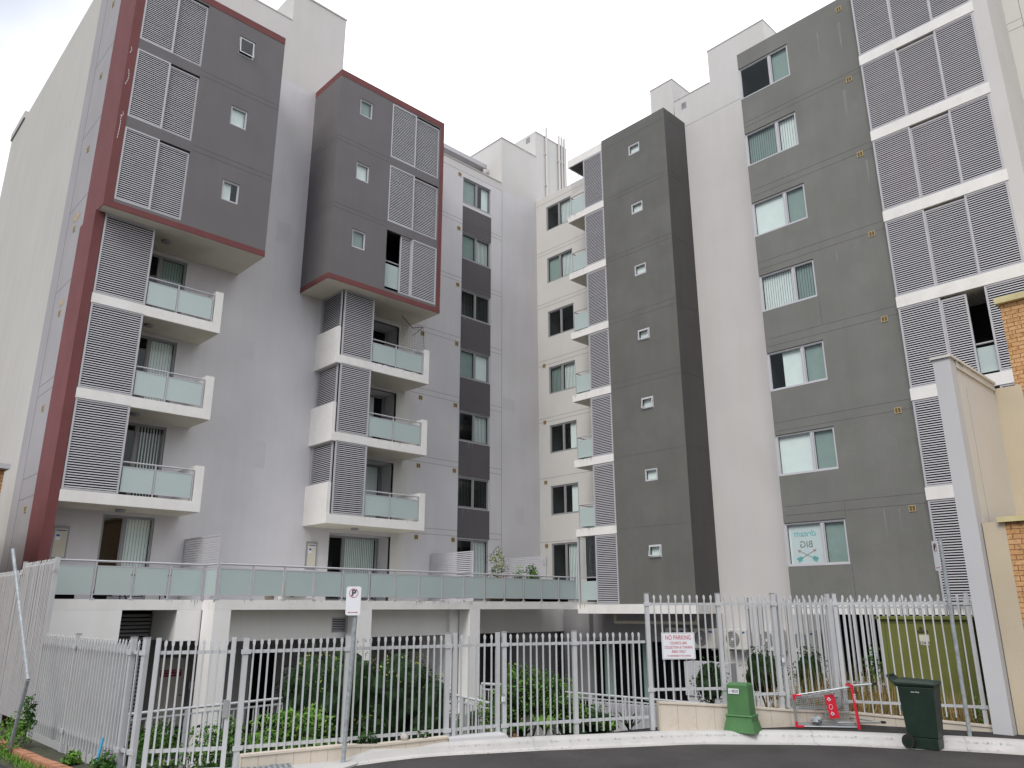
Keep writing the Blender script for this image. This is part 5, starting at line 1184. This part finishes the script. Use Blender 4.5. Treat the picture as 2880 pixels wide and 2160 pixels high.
# ---------------- terrace clutter
def potted(label, x, y, z, hr, n, mt, mt2, seed, flower=False):
    e = empty('potted_plant', label, 'plant', group='potted plants on the terrace')
    m = MB(); m.cyl((x, y, z), (x, y, z+.4), .14, 14, .19); m.build('pot', 'pot', e)
    leaves('foliage', mt, (x, y, z+.4+hr), (hr*.6, hr*.6, hr), n, .05, e, seed=seed); leaves('pale_leaves', mt2, (x, y, z+.45+hr), (hr*.6, hr*.6, hr), n//2, .05, e, seed=seed+1); stemset(e, (x, y, z+.4+hr), (hr*.4, hr*.4, hr*.9), 5, seed, 'g_mid', .008)
    if flower:
        for dx, dz in ((-.2, .72), (.12, .82)):
            m = MB()
            for k in range(9):
                a_ = k*2*pi/9; m.quad((x+dx, y-.3, z+.4+dz-.3), (x+dx+.10*cos(a_)-.02, y-.36, z+.1+dz+.10*sin(a_)), (x+dx+.14*cos(a_), y-.3, z+.1+dz+.13*sin(a_)), (x+dx+.1*cos(a_)+.03, y-.36, z+.1+dz+.1*sin(a_)))
            m.build('flower', 'orange', e)
potted('tall bamboo like potted plant with orange flowers by the terrace railing', 21.3, 22.9, .29, .8, 420, 'g_mid', 'g_yel', 400, True)
potted('leafy green potted plant near the right end of the terrace', 23.1, 22.8, .29, .52, 520, 'g_mid', 'g_light', 410)
potted('bushy potted plant beside the leafy one on the terrace', 22.75, 23.2, .29, .5, 300, 'g_dark', 'g_light', 420)
m = MB(); m.box(20.6, 22.2, 22.6, 22.9, .29, .62); tag(m.build('planter_box', 'bark'), 'long dark planter box behind the terrace glass', 'planter')
m = MB(); m.box(22.3, 24.9, 22.5, 22.9, .29, .44); tag(m.build('planter_box', 'black'), 'black storage crates low behind the terrace glass', 'box')
e = empty('outdoor_unit', 'white condenser unit low on the terrace behind the glass', 'air conditioner'); m = MB(); m.box(12.0, 12.8, 22.7, 23.0, .3, .85); m.build('casing', 'acw', e); m = MB(); m.cyl((12.3, 22.69, .58), (12.3, 22.7, .58), .2, 20); m.build('fan_guard', 'acg', e)
m = MB(); m.cyl((11.5, 22.6, .29), (11.5, 22.6, .5), .13, 14, .17); tag(m.build('plant_pot', 'pot'), 'cream plant pot low behind the terrace glass', 'pot')
e = empty('outdoor_table', 'dark folding table and frame behind the left terrace glass', 'table'); m = MB(); m.box(7.6, 8.9, 23.5, 24.2, .95, .98); m.build('table_top', 'bark', e)
for x in (7.7, 8.8):
    m = MB(); m.bar((x, 23.55, .29), (x-.2, 24.1, .95), .03, .03); m.build('leg', 'rubber', e); m = MB(); m.bar((x, 24.1, .29), (x-.2, 23.55, .95), .03, .03); m.build('leg', 'rubber', e)
m = MB(); m.box(5.8, 6.3, 23.3, 23.7, .29, .55); m.cyl((6.75, 23.4, .4), (7.1, 23.4, .4), .13, 12); tag(m.build('storage_box', 'black'), 'black box and roll stored behind the left end of the terrace glass', 'box')
# netting on balcony and rolled net on top right balcony
def net(name, lab, P, thick=.012, nn=14):
    e = empty(name, lab, 'net'); m = MB(); a, b, c, d = [Vector(p) for p in P]
    for k in range(nn+1):
        t = k/nn; sag = Vector((0, 0, -.22*sin(pi*t)))
        m.tube([a.lerp(b, t)+sag*0, a.lerp(b, t).lerp(d.lerp(c, t), .5), d.lerp(c, t)], .003, 3)
    for k in range(nn+1):
        t = k/nn; m.tube([a.lerp(d, t), (a.lerp(d, t)+b.lerp(c, t))/2+Vector((0, 0, -.25*(1-t))), b.lerp(c, t)], .003, 3)
    m.build('mesh_threads', 'net', e); m = MB(); m.tube([a, (a+b)/2+Vector((0, 0, -.3)), b], thick, 5); m.tube([b, c], thick*.6, 5); m.tube([b, (a+c)/2], thick, 5); m.build('hem', 'net', e); return e
net('shade_net', 'torn black net sagging over the upper left balcony railing corner', [(17.35, 24.6, 11.7), (18.55, 24.7, 11.5), (18.6, 24.6, 10.2), (17.4, 24.6, 10.1)])
net('shade_net', 'torn black net hanging at the topmost right wing balcony', [(25.45, 22.2, 20.9), (25.45, 21.35, 20.9), (25.45, 21.35, 19.6), (25.45, 22.15, 19.5)], nn=10)
# line of bottles on the balcony ledge
for k in range(8):
    e = MB(); x = 16.0+.27*k+random.uniform(-.03, .03); e.cyl((x, 24.52, 9.305), (x+.2, 24.52, 9.305), .028, 8, .02); o = e.build('bottle', 'blind' if k % 3 else 'plas')
    tag(o, 'clear plastic bottle lying on the net draped balcony ledge', 'bottle', 'plastic bottles on the balcony ledge')
MT['patch'] = mat('repaint_patch', (.565, .552, .57), var=.05, scale=.6, bump=.2)
for x_, z_, w_, h_ in ((11.4, 9.2, .9, .7), (12.3, 5.4, .7, 1.0), (10.8, 2.2, 1.1, .5), (12.6, 14.3, .6, .9), (20.6, 7.3, .5, .7), (24.9, 9.5, .8, .6), (25.6, 4.2, .6, .8)):
    m = MB(); fb(m, fW, x_-w_/2, x_+w_/2, z_-h_/2, z_+h_/2, 0, .002); m.build('repair_patch', 'patch', B)
# mould runs on slab edges and drips under windows
MT['mould'] = mat('mould_run', (.42, .40, .35), var=.25, scale=9)
rnd = random.Random(21); MB_ = []
def runs(fr, s0, s1, zt, hmax, n, mt='mould', d=.0025):
    m = MB()
    for k in range(n):
        s_ = rnd.uniform(s0, s1); w_ = rnd.uniform(.008, .035); h_ = hmax*rnd.uniform(.2, 1)
        i = len(m.v); m.v += [fr(s_-w_/2, zt, d), fr(s_+w_/2, zt, d), fr(s_+w_*.25, zt-h_*.6, d), fr(s_, zt-h_, d), fr(s_-w_*.3, zt-h_*.5, d)]; m.f.append(tuple(range(i, i+5)))
    o = m.build('mould_run', mt, B); tag(o, kind='stuff')
runs(FY(22.3), 16.5, 19.4, .279, .2, 26); runs(FY(22.3), 20.0, 25.2, .279, .12, 26); runs(FY(22.3), 10.2, 16, .279, .08, 14)
runs(FX(25.28), 21.6, 22.3, .179, .3, 12); runs(FY(23.15), 8.8, 9.6, .279, .22, 5)
for k in range(1, 7): runs(FX(25.30), 21.3, 22.3, 3*k+.29, .2, 8)
for k in range(1, 4): runs(FY(24.45), 15.9, 18.5, 3*k+.28, .13, 8)
for k in (1, 2, 4): runs(FY(YW-.012), 21.95, 22.6, 3*k+1.27, .5, 6, 'streak')
m = MB()
for k in range(70):
    t = rnd.uniform(2, 70); i = int(t); p = edge[i].lerp(edge[i+1], t-i); q = lines[1][i]; p = p.lerp(Vector((q.x, q.y)), rnd.uniform(.1, 1.0)); a_ = rnd.uniform(0, 6.28); L_ = rnd.uniform(.008, .03); z = ZR+lift(p.x)+.005
    m.quad((p.x-L_*cos(a_), p.y-L_*sin(a_), z), (p.x+.4*L_*sin(a_), p.y-.4*L_*cos(a_), z+.006), (p.x+L_*cos(a_), p.y+L_*sin(a_), z+.003), (p.x-.4*L_*sin(a_), p.y+.4*L_*cos(a_), z))
tag(m.build('gutter_leaves', 'terra'), 'scattered brown leaf litter lying in the gutter', 'litter', kind='stuff')
print('objects', len(bpy.data.objects))
